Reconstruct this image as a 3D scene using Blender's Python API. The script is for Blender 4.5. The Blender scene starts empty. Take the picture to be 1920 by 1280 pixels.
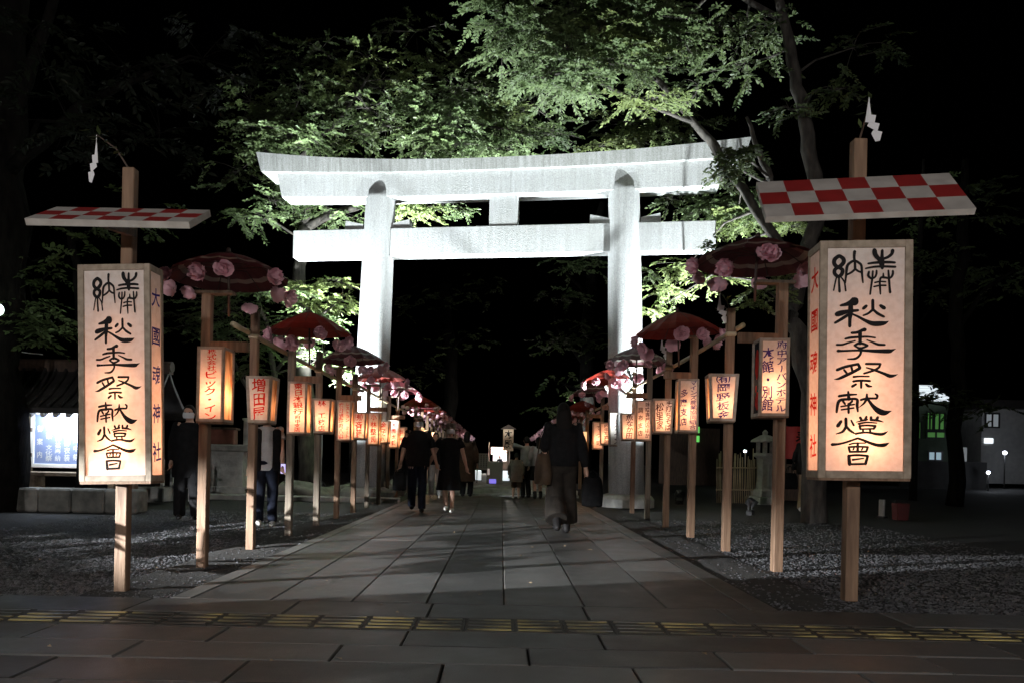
import bpy, bmesh, math, random
from math import sin, cos, pi, radians as R
from mathutils import Vector, Matrix
import numpy as np

S = bpy.context.scene
COL = S.collection
rnd = random.Random(7)

# ------------------------------------------------------------------ camera, world, exposure
F, CXP, CYP = 1387.0, 940.0, 862.0          # focal length and principal point in photo pixels
ROLL = R(1.2)
cam = bpy.data.cameras.new('camera')
co = bpy.data.objects.new('camera', cam); COL.objects.link(co)
co.location = (0, 0, 1.0); co.rotation_euler = (R(90), -ROLL, 0)
cam.sensor_width = 36; cam.lens = F / 1920 * 36
cam.shift_x = (960 - CXP) / 1920; cam.shift_y = (CYP - 640) / 1920
cam.clip_start = 0.05; cam.clip_end = 600
S.camera = co

w = bpy.data.worlds.new('World'); S.world = w; w.use_nodes = True
wn = w.node_tree.nodes; bg = wn['Background']
sky = wn.new('ShaderNodeTexSky'); sky.sky_type = 'NISHITA'; sky.sun_disc = False
sky.sun_elevation = R(-4.0); sky.sun_rotation = R(200)
w.node_tree.links.new(sky.outputs[0], bg.inputs[0]); bg.inputs[1].default_value = 0.004
S.view_settings.view_transform = 'Standard'; S.view_settings.look = 'None'
S.view_settings.exposure = 0.0; S.view_settings.gamma = 1.0
S.cycles.use_denoising = True
S.cycles.max_bounces = 7; S.cycles.diffuse_bounces = 4; S.cycles.transmission_bounces = 4
S.cycles.sample_clamp_indirect = 4.0

def P(px, py, d):
    """point seen at photo pixel (px,py) at depth d"""
    u, v = px - CXP, CYP - py
    a = u * cos(ROLL) - v * sin(ROLL); b = u * sin(ROLL) + v * cos(ROLL)
    return Vector((a / F * d, d, 1 + b / F * d))

# ------------------------------------------------------------------ helpers
def link(o, parent=None):
    COL.objects.link(o)
    if parent is not None: o.parent = parent
    return o
def tag(o, label=None, cat=None, group=None, kind=None):
    if label: o['label'] = label
    if cat: o['category'] = cat
    if group: o['group'] = group
    if kind: o['kind'] = kind
    return o
def empty(name, loc=(0, 0, 0), rz=0, label=None, cat=None, group=None):
    o = bpy.data.objects.new(name, None); o.empty_display_size = .1
    o.location = loc; o.rotation_euler = (0, 0, rz); link(o)
    return tag(o, label, cat, group)
def fin(name, bm, mats, parent=None, smooth=False, loc=None, rot=None):
    me = bpy.data.meshes.new(name)
    bm.normal_update(); bm.to_mesh(me); bm.free()
    for m in (mats if isinstance(mats, (list, tuple)) else [mats]): me.materials.append(m)
    if smooth:
        for p in me.polygons: p.use_smooth = True
    o = bpy.data.objects.new(name, me)
    if loc is not None: o.location = loc
    if rot is not None: o.rotation_euler = rot
    return link(o, parent)
def np_obj(name, V, Fc, mats, parent=None, smooth=False, mi=None):
    me = bpy.data.meshes.new(name)
    me.from_pydata([tuple(v) for v in V], [], [tuple(f) for f in Fc])
    for m in (mats if isinstance(mats, (list, tuple)) else [mats]): me.materials.append(m)
    if smooth: me.polygons.foreach_set('use_smooth', [True] * len(me.polygons))
    if mi is not None: me.polygons.foreach_set('material_index', mi)
    me.update()
    return link(bpy.data.objects.new(name, me), parent)
def dup(o, parent=None):
    c = o.copy(); COL.objects.link(c)
    if parent is not None: c.parent = parent
    for ch in list(o.children): dup(ch, c)
    return c
BM = bmesh.new
def box(bm, c, s, rz=0, rx=0, ry=0, bev=0, taper=None, mi=0):
    M = Matrix.Translation(c) @ Matrix.Rotation(rz, 4, 'Z') @ Matrix.Rotation(rx, 4, 'X') @ Matrix.Rotation(ry, 4, 'Y')
    x, y, z = s[0] / 2, s[1] / 2, s[2] / 2
    t = taper or 1
    vs = [bm.verts.new(M @ Vector(p)) for p in
          [(-x*t, -y*t, -z), (x*t, -y*t, -z), (x*t, y*t, -z), (-x*t, y*t, -z), (-x, -y, z), (x, -y, z), (x, y, z), (-x, y, z)]]
    fs = [bm.faces.new([vs[i] for i in f]) for f in [(0,3,2,1), (4,5,6,7), (0,1,5,4), (1,2,6,5), (2,3,7,6), (3,0,4,7)]]
    for f in fs: f.material_index = mi
    if bev:
        es = list({e for f in fs for e in f.edges})
        bmesh.ops.bevel(bm, geom=es, offset=bev, segments=1, affect='EDGES')
    return vs
def frame_of(d):
    d = d.normalized()
    u = Vector((0, 0, 1)) if abs(d.z) < .9 else Vector((0, 1, 0))
    a = d.cross(u).normalized(); b = a.cross(d).normalized()
    return a, b
def tube(bm, pts, rad, n=8, cap=True, mi=0, ell=None):
    """tube through pts; rad a number or list; ell=(ax,ay) world x/y stretch for near-vertical tubes"""
    pts = [Vector(p) for p in pts]
    if not isinstance(rad, (list, tuple)): rad = [rad] * len(pts)
    rings = []
    for i, p in enumerate(pts):
        d = (pts[min(i+1, len(pts)-1)] - pts[max(i-1, 0)])
        if d.length < 1e-6: d = Vector((0, 0, 1))
        a, b = frame_of(d)
        r = rad[i]
        ra, rb = (r if isinstance(r, (list, tuple)) else (r, r))
        rings.append([bm.verts.new(p + a * (ra * cos(2*pi*k/n)) + b * (rb * sin(2*pi*k/n))) for k in range(n)])
    for i in range(len(rings)-1):
        for k in range(n):
            f = bm.faces.new((rings[i][k], rings[i+1][k], rings[i+1][(k+1) % n], rings[i][(k+1) % n])); f.material_index = mi
    if cap:
        f = bm.faces.new(rings[0]); f.material_index = mi
        f = bm.faces.new(list(reversed(rings[-1]))); f.material_index = mi
    return rings
def loft(bm, secs, n=20, cap=True, mi=0):
    """stack of horizontal ellipses: (cx,cy,z,rx,ry)"""
    rings = [[bm.verts.new((cx + rx*cos(2*pi*k/n), cy + ry*sin(2*pi*k/n), z)) for k in range(n)] for cx, cy, z, rx, ry in secs]
    for i in range(len(rings)-1):
        for k in range(n):
            f = bm.faces.new((rings[i][k], rings[i][(k+1) % n], rings[i+1][(k+1) % n], rings[i+1][k])); f.material_index = mi
    if cap:
        bm.faces.new(list(reversed(rings[0]))).material_index = mi; bm.faces.new(rings[-1]).material_index = mi
    return rings
def ball(bm, c, r, seg=12, ring=8, rz=0, rx=0, mi=0):
    r = r if isinstance(r, (list, tuple)) else (r, r, r)
    M = Matrix.Translation(c) @ Matrix.Rotation(rz, 4, 'Z') @ Matrix.Rotation(rx, 4, 'X') @ Matrix.Diagonal((r[0], r[1], r[2], 1))
    out = bmesh.ops.create_uvsphere(bm, u_segments=seg, v_segments=ring, radius=1, matrix=M)
    for v in out['verts']:
        for f in v.link_faces: f.material_index = mi
    return out['verts']
def prism(bm, poly, y0, y1, mi=0):
    """polygon in x,z extruded in y"""
    a = [bm.verts.new((x, y0, z)) for x, z in poly]; b = [bm.verts.new((x, y1, z)) for x, z in poly]
    n = len(poly)
    bm.faces.new(a).material_index = mi; bm.faces.new(list(reversed(b))).material_index = mi
    for i in range(n):
        bm.faces.new((a[i], b[i], b[(i+1) % n], a[(i+1) % n])).material_index = mi
def remeshed(bm, vox, smooth=6):
    """one continuous skin around overlapping closed pieces"""
    bmesh.ops.recalc_face_normals(bm, faces=bm.faces)
    me = bpy.data.meshes.new('tmp'); bm.to_mesh(me); bm.free()
    o = bpy.data.objects.new('tmp', me); COL.objects.link(o)
    m = o.modifiers.new('r', 'REMESH'); m.mode = 'VOXEL'; m.voxel_size = vox; m.use_smooth_shade = True
    if smooth:
        s = o.modifiers.new('s', 'SMOOTH'); s.iterations = smooth; s.factor = .5
    dg = bpy.context.evaluated_depsgraph_get()
    out = bpy.data.meshes.new_from_object(o.evaluated_get(dg))
    bpy.data.objects.remove(o); bpy.data.meshes.remove(me)
    for p in out.polygons: p.use_smooth = True
    return out
def mobj(name, me, mat, parent=None):
    me.materials.clear(); me.materials.append(mat); me.name = name
    return link(bpy.data.objects.new(name, me), parent)

# ------------------------------------------------------------------ materials
def lk(nt, a, b): nt.links.new(a, b)
def mat(name, c1, c2=None, scale=8, rough=.7, bump=0, stretch=(1, 1, 1), detail=6, metal=0, spec=.5, trans=0, coord='Object', lo=.3, hi=.7, bscale=None, sss=0):
    m = bpy.data.materials.new(name); m.use_nodes = True
    nt = m.node_tree; N = nt.nodes; b = N['Principled BSDF']
    b.inputs['Roughness'].default_value = rough; b.inputs['Metallic'].default_value = metal
    b.inputs['Specular IOR Level'].default_value = spec
    tc = N.new('ShaderNodeTexCoord'); mp = N.new('ShaderNodeMapping'); mp.inputs['Scale'].default_value = stretch
    lk(nt, tc.outputs[coord], mp.inputs[0])
    col = None
    if c2 is not None:
        nz = N.new('ShaderNodeTexNoise'); nz.inputs['Scale'].default_value = scale; nz.inputs['Detail'].default_value = detail
        lk(nt, mp.outputs[0], nz.inputs['Vector'])
        rp = N.new('ShaderNodeValToRGB')
        rp.color_ramp.elements[0].position = lo; rp.color_ramp.elements[1].position = hi
        rp.color_ramp.elements[0].color = (*c1, 1); rp.color_ramp.elements[1].color = (*c2, 1)
        lk(nt, nz.outputs['Fac'], rp.inputs[0]); lk(nt, rp.outputs[0], b.inputs['Base Color']); col = rp.outputs[0]
    else:
        b.inputs['Base Color'].default_value = (*c1, 1)
    if bump:
        nb = N.new('ShaderNodeTexNoise'); nb.inputs['Scale'].default_value = bscale or scale * 3; nb.inputs['Detail'].default_value = 8
        lk(nt, mp.outputs[0], nb.inputs['Vector'])
        bp = N.new('ShaderNodeBump'); bp.inputs['Strength'].default_value = bump; bp.inputs['Distance'].default_value = .02
        lk(nt, nb.outputs['Fac'], bp.inputs['Height']); lk(nt, bp.outputs[0], b.inputs['Normal'])
    if trans:
        t = N.new('ShaderNodeBsdfTranslucent'); mx = N.new('ShaderNodeMixShader'); mx.inputs[0].default_value = trans
        if col is not None: lk(nt, col, t.inputs[0])
        else: t.inputs[0].default_value = (*c1, 1)
        lk(nt, b.outputs[0], mx.inputs[1]); lk(nt, t.outputs[0], mx.inputs[2])
        lk(nt, mx.outputs[0], N['Material Output'].inputs[0])
    return m
def emit(name, c, s):
    m = bpy.data.materials.new(name); m.use_nodes = True
    b = m.node_tree.nodes['Principled BSDF']; b.inputs['Base Color'].default_value = (*c, 1)
    b.inputs['Emission Color'].default_value = (*c, 1); b.inputs['Emission Strength'].default_value = s
    return m

M = {}
M['wood'] = mat('post_wood', (.115, .065, .036), (.23, .14, .085), 5, .75, .25, (6, 6, .5), bscale=14)
M['wood_knot'] = mat('knotty_wood', (.10, .056, .032), (.24, .15, .09), 3, .75, .25, (5, 5, .6), bscale=12)
M['wood_grey'] = mat('weathered_wood', (.09, .07, .052), (.19, .155, .115), 5, .8, .3, (6, 6, .5), bscale=14)
M['wood_dark'] = mat('dark_wood', (.035, .022, .016), (.09, .055, .035), 5, .7, .2, (4, 4, .6))
M['frame'] = mat('frame_wood', (.19, .145, .10), (.33, .265, .195), 6, .7, .15, (3, 3, 3))
M['frame_pale'] = mat('pale_frame_wood', (.30, .24, .185), (.46, .385, .31), 6, .7, .15, (3, 3, 3))
M['bamboo'] = mat('bamboo', (.26, .21, .12), (.42, .36, .24), 3, .5, .1)
M['paper'] = mat('washi_paper', (.80, .74, .68), (.88, .83, .78), 26, .9, .7, spec=.1, trans=.44, lo=.35, hi=.6, bscale=4)
M['paper_drawn'] = mat('drawn_paper', (.30, .13, .04), (.80, .60, .36), 3.2, .9, .2, (2.6, 2.6, .8), spec=.1, trans=.55, lo=.36, hi=.52)
M['paper_dark'] = mat('painted_black_paper', (.012, .012, .02), (.03, .04, .04), 4, .9, .1, spec=.1, trans=.2)
M['ink'] = mat('black_ink', (.006, .005, .005), rough=.7, spec=.2)
M['ink_hot'] = M['ink']
M['red_ink'] = mat('red_ink', (.70, .020, .012), (.85, .05, .03), 20, .7, spec=.1, trans=.45)
M['blue_ink'] = mat('blue_ink', (.02, .02, .20), (.05, .05, .33), 20, .7, spec=.1, trans=.15)
M['violet_ink'] = mat('violet_ink', (.03, .018, .16), (.10, .05, .26), 20, .7, spec=.1, trans=.15)
M['dark_ink'] = mat('dark_brown_ink', (.05, .02, .02), (.10, .04, .05), 20, .7, spec=.1, trans=.15)
M['shide'] = mat('white_paper', (.78, .78, .78), rough=.8, trans=.2)
M['granite'] = mat('granite', (.28, .29, .30), (.44, .45, .46), 60, .75, .45, bscale=45, lo=.4, hi=.6)
M['stone'] = mat('old_stone', (.10, .10, .09), (.30, .29, .26), 4, .85, .6, bscale=16)
M['stone_pale'] = mat('pale_stone', (.28, .28, .26), (.45, .45, .42), 6, .85, .5, bscale=18)
M['bark_shade'] = mat('shaded_bark', (.003, .0028, .0025), (.010, .009, .0075), 5, .95, .9, (2, 2, .6), bscale=12, spec=.05)  # bark darkened to paint in the shade of unlit trunks
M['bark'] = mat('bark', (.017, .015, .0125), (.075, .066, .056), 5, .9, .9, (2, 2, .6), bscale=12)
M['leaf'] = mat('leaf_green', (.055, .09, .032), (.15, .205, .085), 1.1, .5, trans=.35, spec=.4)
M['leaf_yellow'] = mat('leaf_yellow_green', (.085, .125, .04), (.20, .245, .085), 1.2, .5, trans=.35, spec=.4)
M['leaf_shade'] = mat('leaf_unlit', (.004, .006, .0025), (.010, .014, .006), 1.1, .6, trans=.2, spec=.2)  # near black leaf colour stands in for the lack of light
M['leaf_dark'] = mat('leaf_dark', (.03, .05, .018), (.08, .11, .035), 1.1, .5, trans=.3, spec=.4)  # leaf green darkened to paint shade into dim clusters; also sprig leaves
M['petal'] = mat('pink_paper', (.78, .42, .50), (.90, .62, .68), 9, .85, .2, trans=.25, spec=.1)
M['umb_red'] = None; M['umb_purple'] = None
M['rib'] = mat('umbrella_rib', (.05, .03, .025), rough=.6)
M['iron'] = mat('dark_iron', (.03, .03, .032), (.05, .05, .05), 20, .45, metal=.6)
M['plaster'] = mat('dim_plaster', (.26, .26, .26), (.34, .34, .33), 3, .9, .1)
M['tile'] = mat('roof_tile', (.016, .014, .014), (.032, .028, .026), 6, .6, .3)
M['white'] = mat('white_paint', (.72, .72, .70), (.80, .80, .78), 4, .6)
M['red'] = mat('red_paint', (.35, .02, .02), (.42, .035, .03), 6, .6, .05)
M['skin'] = mat('skin', (.46, .27, .19), (.52, .32, .23), 12, .55)
M['hair'] = mat('hair', (.005, .0045, .004), (.010, .008, .007), 30, .65, .3, (8, 8, 1), spec=.12)
M['cl_black'] = mat('black_cloth', (.006, .006, .0065), (.012, .012, .0125), 14, .9, .35, bscale=9, spec=.12)
M['cl_navy'] = mat('navy_denim', (.004, .005, .009), (.008, .010, .018), 14, .9, .35, bscale=9, spec=.12)
M['cl_brown'] = mat('brown_cloth', (.13, .095, .07), (.19, .145, .11), 9, .9, .4, bscale=8, spec=.12)
M['cl_umber'] = mat('umber_cloth', (.016, .0135, .0115), (.034, .029, .024), 9, .95, .5, bscale=8, spec=.12)
M['cl_shirt'] = mat('grey_white_cloth', (.30, .29, .28), (.40, .39, .38), 9, .9, .3, bscale=9)
M['cl_tan'] = mat('tan_cloth', (.30, .22, .14), (.38, .29, .2), 9, .9, .3, bscale=9)
M['cl_white'] = mat('white_cloth', (.30, .30, .30), (.40, .40, .39), 9, .9, .3, bscale=9)
M['cl_grey'] = mat('grey_cloth', (.20, .19, .16), (.28, .26, .22), 9, .9, .3, bscale=9)
M['mask'] = mat('mask_cloth', (.74, .74, .75), rough=.85)
M['shoe_dark'] = mat('dark_leather', (.010, .009, .009), rough=.6, spec=.2)
M['shoe_white'] = mat('white_leather', (.68, .66, .62), rough=.5)
M['bag_brown'] = mat('brown_leather', (.05, .034, .022), (.085, .058, .038), 6, .55, .2, spec=.12)
M['dirt'] = mat('dark_soil', (.014, .0125, .0105), (.028, .025, .021), 5, .95, .6, bscale=40)

def stone_attr_mat(name, base, var, rough):
    """paving stone: colour per slab from the mesh attribute, worn roughness, fine bump"""
    m = bpy.data.materials.new(name); m.use_nodes = True; nt = m.node_tree; N = nt.nodes; b = N['Principled BSDF']
    at = N.new('ShaderNodeAttribute'); at.attribute_name = 'slab'
    tc = N.new('ShaderNodeTexCoord')
    nz = N.new('ShaderNodeTexNoise'); nz.inputs['Scale'].default_value = 2.2; nz.inputs['Detail'].default_value = 10; nz.inputs['Roughness'].default_value = .65
    lk(nt, tc.outputs['Object'], nz.inputs['Vector'])
    sp = N.new('ShaderNodeTexNoise'); sp.inputs['Scale'].default_value = 160; sp.inputs['Detail'].default_value = 2
    lk(nt, tc.outputs['Object'], sp.inputs['Vector'])
    a1 = N.new('ShaderNodeMath'); a1.operation = 'MULTIPLY_ADD'; a1.inputs[1].default_value = .55; lk(nt, nz.outputs['Fac'], a1.inputs[0]); lk(nt, at.outputs['Fac'], a1.inputs[2])
    a2 = N.new('ShaderNodeMath'); a2.operation = 'MULTIPLY_ADD'; a2.inputs[1].default_value = .35; lk(nt, sp.outputs['Fac'], a2.inputs[0]); lk(nt, a1.outputs[0], a2.inputs[2])
    rp = N.new('ShaderNodeValToRGB'); rp.color_ramp.elements[0].position = .25; rp.color_ramp.elements[1].position = 1.1
    rp.color_ramp.elements[0].color = (*base, 1); rp.color_ramp.elements[1].color = (*var, 1)
    lk(nt, a2.outputs[0], rp.inputs[0]); lk(nt, rp.outputs[0], b.inputs['Base Color'])
    rr = N.new('ShaderNodeMapRange'); rr.inputs[1].default_value = .3; rr.inputs[2].default_value = .7; rr.inputs[3].default_value = rough - .1; rr.inputs[4].default_value = rough + .18
    lk(nt, nz.outputs['Fac'], rr.inputs[0]); lk(nt, rr.outputs[0], b.inputs['Roughness'])
    bp = N.new('ShaderNodeBump'); bp.inputs['Strength'].default_value = .5; bp.inputs['Distance'].default_value = .008
    lk(nt, a2.outputs[0], bp.inputs['Height']); lk(nt, bp.outputs[0], b.inputs['Normal'])
    return m
M['slab'] = stone_attr_mat('path_stone', (.026, .025, .023), (.155, .15, .14), .46)

def checker_mat():
    m = bpy.data.materials.new('checker_paint'); m.use_nodes = True; nt = m.node_tree; N = nt.nodes; b = N['Principled BSDF']
    tc = N.new('ShaderNodeTexCoord'); uv = tc.outputs['UV']
    ck = N.new('ShaderNodeTexChecker'); ck.inputs['Scale'].default_value = 1; ck.inputs[1].default_value = (.24, .011, .010, 1); ck.inputs[2].default_value = (.40, .37, .335, 1)
    lk(nt, uv, ck.inputs['Vector'])
    nz = N.new('ShaderNodeTexNoise'); nz.inputs['Scale'].default_value = 7; nz.inputs['Detail'].default_value = 8; lk(nt, tc.outputs['Object'], nz.inputs['Vector'])
    rp = N.new('ShaderNodeValToRGB'); rp.color_ramp.elements[0].position = .3; rp.color_ramp.elements[1].position = .7
    rp.color_ramp.elements[0].color = (.75, .75, .75, 1); rp.color_ramp.elements[1].color = (1, 1, 1, 1); lk(nt, nz.outputs['Fac'], rp.inputs[0])
    mx = N.new('ShaderNodeMix'); mx.data_type = 'RGBA'; mx.blend_type = 'MULTIPLY'; mx.inputs[0].default_value = 1
    lk(nt, ck.outputs[0], mx.inputs[6]); lk(nt, rp.outputs[0], mx.inputs[7]); lk(nt, mx.outputs[2], b.inputs['Base Color'])
    b.inputs['Roughness'].default_value = .65
    return m
M['checker'] = checker_mat()
M['checker_edge'] = mat('board_edge', (.32, .29, .25), (.46, .43, .38), 9, .7, .2)

def umbrella_mat(name, main, dark, ring):
    m = bpy.data.materials.new(name); m.use_nodes = True; nt = m.node_tree; N = nt.nodes; b = N['Principled BSDF']
    tc = N.new('ShaderNodeTexCoord'); sx = N.new('ShaderNodeSeparateXYZ'); lk(nt, tc.outputs['Object'], sx.inputs[0])
    cb = N.new('ShaderNodeCombineXYZ'); lk(nt, sx.outputs[0], cb.inputs[0]); lk(nt, sx.outputs[1], cb.inputs[1])
    ln = N.new('ShaderNodeVectorMath'); ln.operation = 'LENGTH'; lk(nt, cb.outputs[0], ln.inputs[0])
    rp = N.new('ShaderNodeValToRGB'); cr = rp.color_ramp; cr.interpolation = 'CONSTANT'
    cr.elements[0].position = 0; cr.elements[0].color = (*dark, 1)
    cr.elements[1].position = .07; cr.elements[1].color = (*main, 1)
    for p, c in ((.37, ring), (.415, main), (.522, ring)):
        e = cr.elements.new(p); e.color = (*c, 1)
    lk(nt, ln.outputs['Value'], rp.inputs[0]); lk(nt, rp.outputs[0], b.inputs['Base Color'])
    b.inputs['Roughness'].default_value = .55
    t = N.new('ShaderNodeBsdfTranslucent'); lk(nt, rp.outputs[0], t.inputs[0])
    mx = N.new('ShaderNodeMixShader'); mx.inputs[0].default_value = .3
    lk(nt, b.outputs[0], mx.inputs[1]); lk(nt, t.outputs[0], mx.inputs[2]); lk(nt, mx.outputs[0], N['Material Output'].inputs[0])
    return m
M['umb_red'] = umbrella_mat('red_oiled_paper', (.25, .028, .02), (.12, .014, .011), (.30, .042, .03))
M['umb_purple'] = umbrella_mat('maroon_oiled_paper', (.10, .022, .028), (.04, .01, .013), (.34, .29, .25))

# ------------------------------------------------------------------ lights of the place
def lamp(name, kind, loc, energy, color, radius=.05, parent=None, target=None, size=None, blend=.4):
    l = bpy.data.lights.new(name, kind); l.energy = energy; l.color = color
    if kind in ('POINT', 'SPOT'): l.shadow_soft_size = radius
    o = bpy.data.objects.new(name, l); o.location = loc; link(o, parent)
    if kind == 'SPOT':
        l.spot_size = size; l.spot_blend = blend
        o.rotation_euler = (Vector(target) - Vector(loc)).to_track_quat('-Z', 'Y').to_euler()
    return o
COOL = (.90, .98, 1.0); WARM = (1.0, .43, .22)

def floodlight(loc, target, energy, label, size=R(110), color=COOL):
    d = Vector(target) - Vector(loc)
    t = empty('floodlight', (loc[0], loc[1], 0), math.atan2(d.x, -d.y) , label, 'floodlight', 'floodlights at the gate feet')
    b = BM(); box(b, (0, .0, .10), (.20, .10, .02)); box(b, (-.11, 0, .2), (.015, .03, .22)); box(b, (.11, 0, .2), (.015, .03, .22)); box(b, (0, 0, .045), (.16, .12, .09), bev=.01)
    fin('bracket', b, M['iron'], t)
    b = BM(); box(b, (0, 0, .27), (.19, .13, .15), rx=R(-35), bev=.015); 
    for k in range(5): box(b, (-.07 + .035*k, .085, .235), (.008, .05, .12), rx=R(-35))
    fin('housing', b, M['iron'], t)
    lamp('flood_lamp', 'SPOT', Vector(loc) + d.normalized() * .32 + Vector((0, 0, .1)), energy, color, .08, None, target, size, .6)
    return t
floodlight((-5.2, 15.5, 0.25), (-2.3, 18.0, 6.6), 11800, 'black floodlight on the gravel before the left foot of the gate', R(86))
floodlight((5.0, 14.8, 0.25), (2.1, 16.9, 6.6), 11800, 'black floodlight on the gravel before the right foot of the gate', R(86))
floodlight((-4.6, 18.9, 0.25), (-3.2, 21.2, 10), 36000, 'black floodlight behind the left foot of the gate', R(62))
floodlight((4.4, 18.2, 0.25), (3.6, 20.0, 8.5), 9000, 'black floodlight behind the right foot of the gate', R(66))

def street_lamp(x, y, h, energy, color, label, ax=0):
    t = empty('street_lamp', (x, y, 0), 0, label, 'street lamp')
    b = BM(); tube(b, [(0, 0, 0), (0, 0, .5), (0, 0, .52), (0, 0, h)], [.09, .085, .06, .045], 10); tube(b, [(0, 0, h), (0, .25, h + .12), (0, .6, h + .14)], [.04, .035, .03], 8)
    fin('pole', b, M['iron'], t, True)
    b = BM(); box(b, (0, .75, h + .14), (.22, .5, .08), bev=.02); fin('lamp_head', b, M['iron'], t)
    lamp('street_light', 'POINT', (0, .78, h - .06), energy, color, .12, t)
    return t
street_lamp(-5.2, -7.0, 3.1, 1900, (.98, .95, .95), 'iron street lamp behind the viewer on the left')
street_lamp(5.2, -8.0, 3.2, 1750, (1, .93, .90), 'iron street lamp behind the viewer on the right')

# low hooded lamp by the left edge of the forecourt: its light is cut off above knee height
t = empty('hooded_lamp', (-8.2, 2.6, 0), R(45), 'low hooded slot lamp on a stake at the left edge of the forecourt', 'lamp')
b = BM(); tube(b, [(0, 0, 0), (0, 0, 1.22)], .03, 12); box(b, (-.12, 0, 1.35), (.03, .36, .34)); box(b, (.03, 0, 1.53), (.30, .36, .03)); box(b, (.03, 0, 1.20), (.30, .36, .03))
fin('lamp_body', b, M['iron'], t)
b = BM(); box(b, (.16, 0, 1.4258), (.012, .36, .18)); box(b, (.16, 0, 1.258), (.012, .36, .116)); fin('slot_plate', b, M['iron'], t)
az, el = R(45), R(-10.5)
lamp('hooded_light', 'SPOT', (-8.2, 2.6, 1.35), 20000, (.93, .97, 1), .006, None,
     (-8.2 + cos(az)*cos(el), 2.6 + sin(az)*cos(el), 1.35 + sin(el)), R(48), .05)

# ------------------------------------------------------------------ ground, path, forecourt
M['gravel'] = mat('gravel_ground', (.004, .004, .004), (.022, .022, .022), 30, .8, 1.0, bscale=38, lo=.35, hi=.65)
b = BM()
for x0, x1, y0, y1 in ((-250, 250, -60, 400),):
    vs = [b.verts.new((x, y, -.035)) for x, y in ((x0, y0), (x1, y0), (x1, y1), (x0, y1))]; b.faces.new(vs)
tag(fin('ground', b, M['gravel']), kind='structure')
for x0, x1 in ((-3.0, -2.28), (1.95, 2.6)):
    b = BM(); n = 120
    rows = []
    for i in range(n + 1):
        y = 5.1 + i * 45 / n
        rows.append([b.verts.new((x0 + (x1-x0)*k/6 + rnd.uniform(-.03, .03)*(k in (0, 6) and ((x0 < 0) == (k == 0))), y, -.028 + (rnd.uniform(0, .02) if 0 < k < 6 else 0))) for k in range(7)])
    for i in range(n):
        for k in range(6): b.faces.new((rows[i][k], rows[i][k+1], rows[i+1][k+1], rows[i+1][k]))
    tag(fin('soil_strip', b, M['dirt'], None, True), kind='structure')

def slabs(name, rects, gap=.006, gy=.006):
    V, Fc, A = [], [], []
    for x0, y0, x1, y1 in rects:
        x0 += gap; y0 += gy; x1 -= gap; y1 -= gy
        if x1 - x0 < .02 or y1 - y0 < .02: continue
        dz = rnd.uniform(-.0025, .0025); e = .005; k = len(V)
        tl = rnd.uniform(-.0015, .0015)
        V += [(x0, y0, -.05), (x1, y0, -.05), (x1, y1, -.05), (x0, y1, -.05),
              (x0, y0, dz-e), (x1, y0, dz-e), (x1, y1, dz-e), (x0, y1, dz-e),
              (x0+e, y0+e, dz), (x1-e, y0+e, dz+tl), (x1-e, y1-e, dz+tl), (x0+e, y1-e, dz)]
        for f in ((0,1,5,4), (1,2,6,5), (2,3,7,6), (3,0,4,7), (4,5,9,8), (5,6,10,9), (6,7,11,10), (7,4,8,11), (8,9,10,11)):
            Fc.append(tuple(k+i for i in f))
        A += [rnd.uniform(-.16, .26)] * 12
    o = np_obj(name, V, Fc, M['slab'])
    at = o.data.attributes.new('slab', 'FLOAT', 'POINT'); at.data.foreach_set('value', A)
    return tag(o, kind='structure')
xe = [-2.28, -2.13, -1.58, -1.02, -.50, .04, .60, 1.17, 1.75, 1.95]
rc = []
for i in range(len(xe) - 1):
    y = 5.13
    first = rnd.uniform(1.0, 6.0)
    while y < 20.5:
        ln = first if first else rnd.uniform(4.0, 8.0); first = 0
        rc.append((xe[i], y, xe[i+1], min(y + ln, 20.5))); y += ln
slabs('path', rc, .0045, .0012)
rc = []
ye = [5.13, 4.68, 4.30, 3.95, 3.62, 3.25, 2.85, 2.4, 1.9, 1.3, .6, -.2, -1.2, -2.4, -4, -6]
for i in range(len(ye) - 1):
    if i == 1: continue
    x = -9 + rnd.uniform(0, .8)
    while x < 9:
        ln = rnd.uniform(.85, 1.15); rc.append((x, ye[i+1], min(x + ln, 9.3), ye[i])); x += ln
slabs('forecourt', rc)
# joint bed under the slabs
b = BM()
for x0, y0, x1, y1 in ((-9.3, -6, 9.3, 5.125), (-2.275, 5.126, 1.945, 20.5)):
    b.faces.new([b.verts.new(p) for p in ((x0, y0, -.02), (x1, y0, -.02), (x1, y1, -.02), (x0, y1, -.02))])
tag(fin('path_bedding', b, M['dirt']), kind='structure')
# tactile strip: worn yellow bars on grey tiles
M['tactile'] = mat('tactile_tile', (.016, .015, .013), (.045, .042, .036), 5, .7, .2)
M['tactile_bar'] = mat('worn_yellow_bar', (.035, .032, .024), (.62, .50, .17), 2.2, .3, .3, lo=.46, hi=.66)
b = BM()
x = -9.2
k = 0
while x < 9.2:
    box(b, (x + .15, 4.49, -.022), (.296, .352, .045)); 
    for r in range(4): box(b, (x + .15, 4.36 + r*.087, .002), (.262, .024, .008), bev=.002, mi=1)
    x += .3
tag(fin('tactile_paving', b, [M['tactile'], M['tactile_bar']]), kind='structure')
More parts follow.
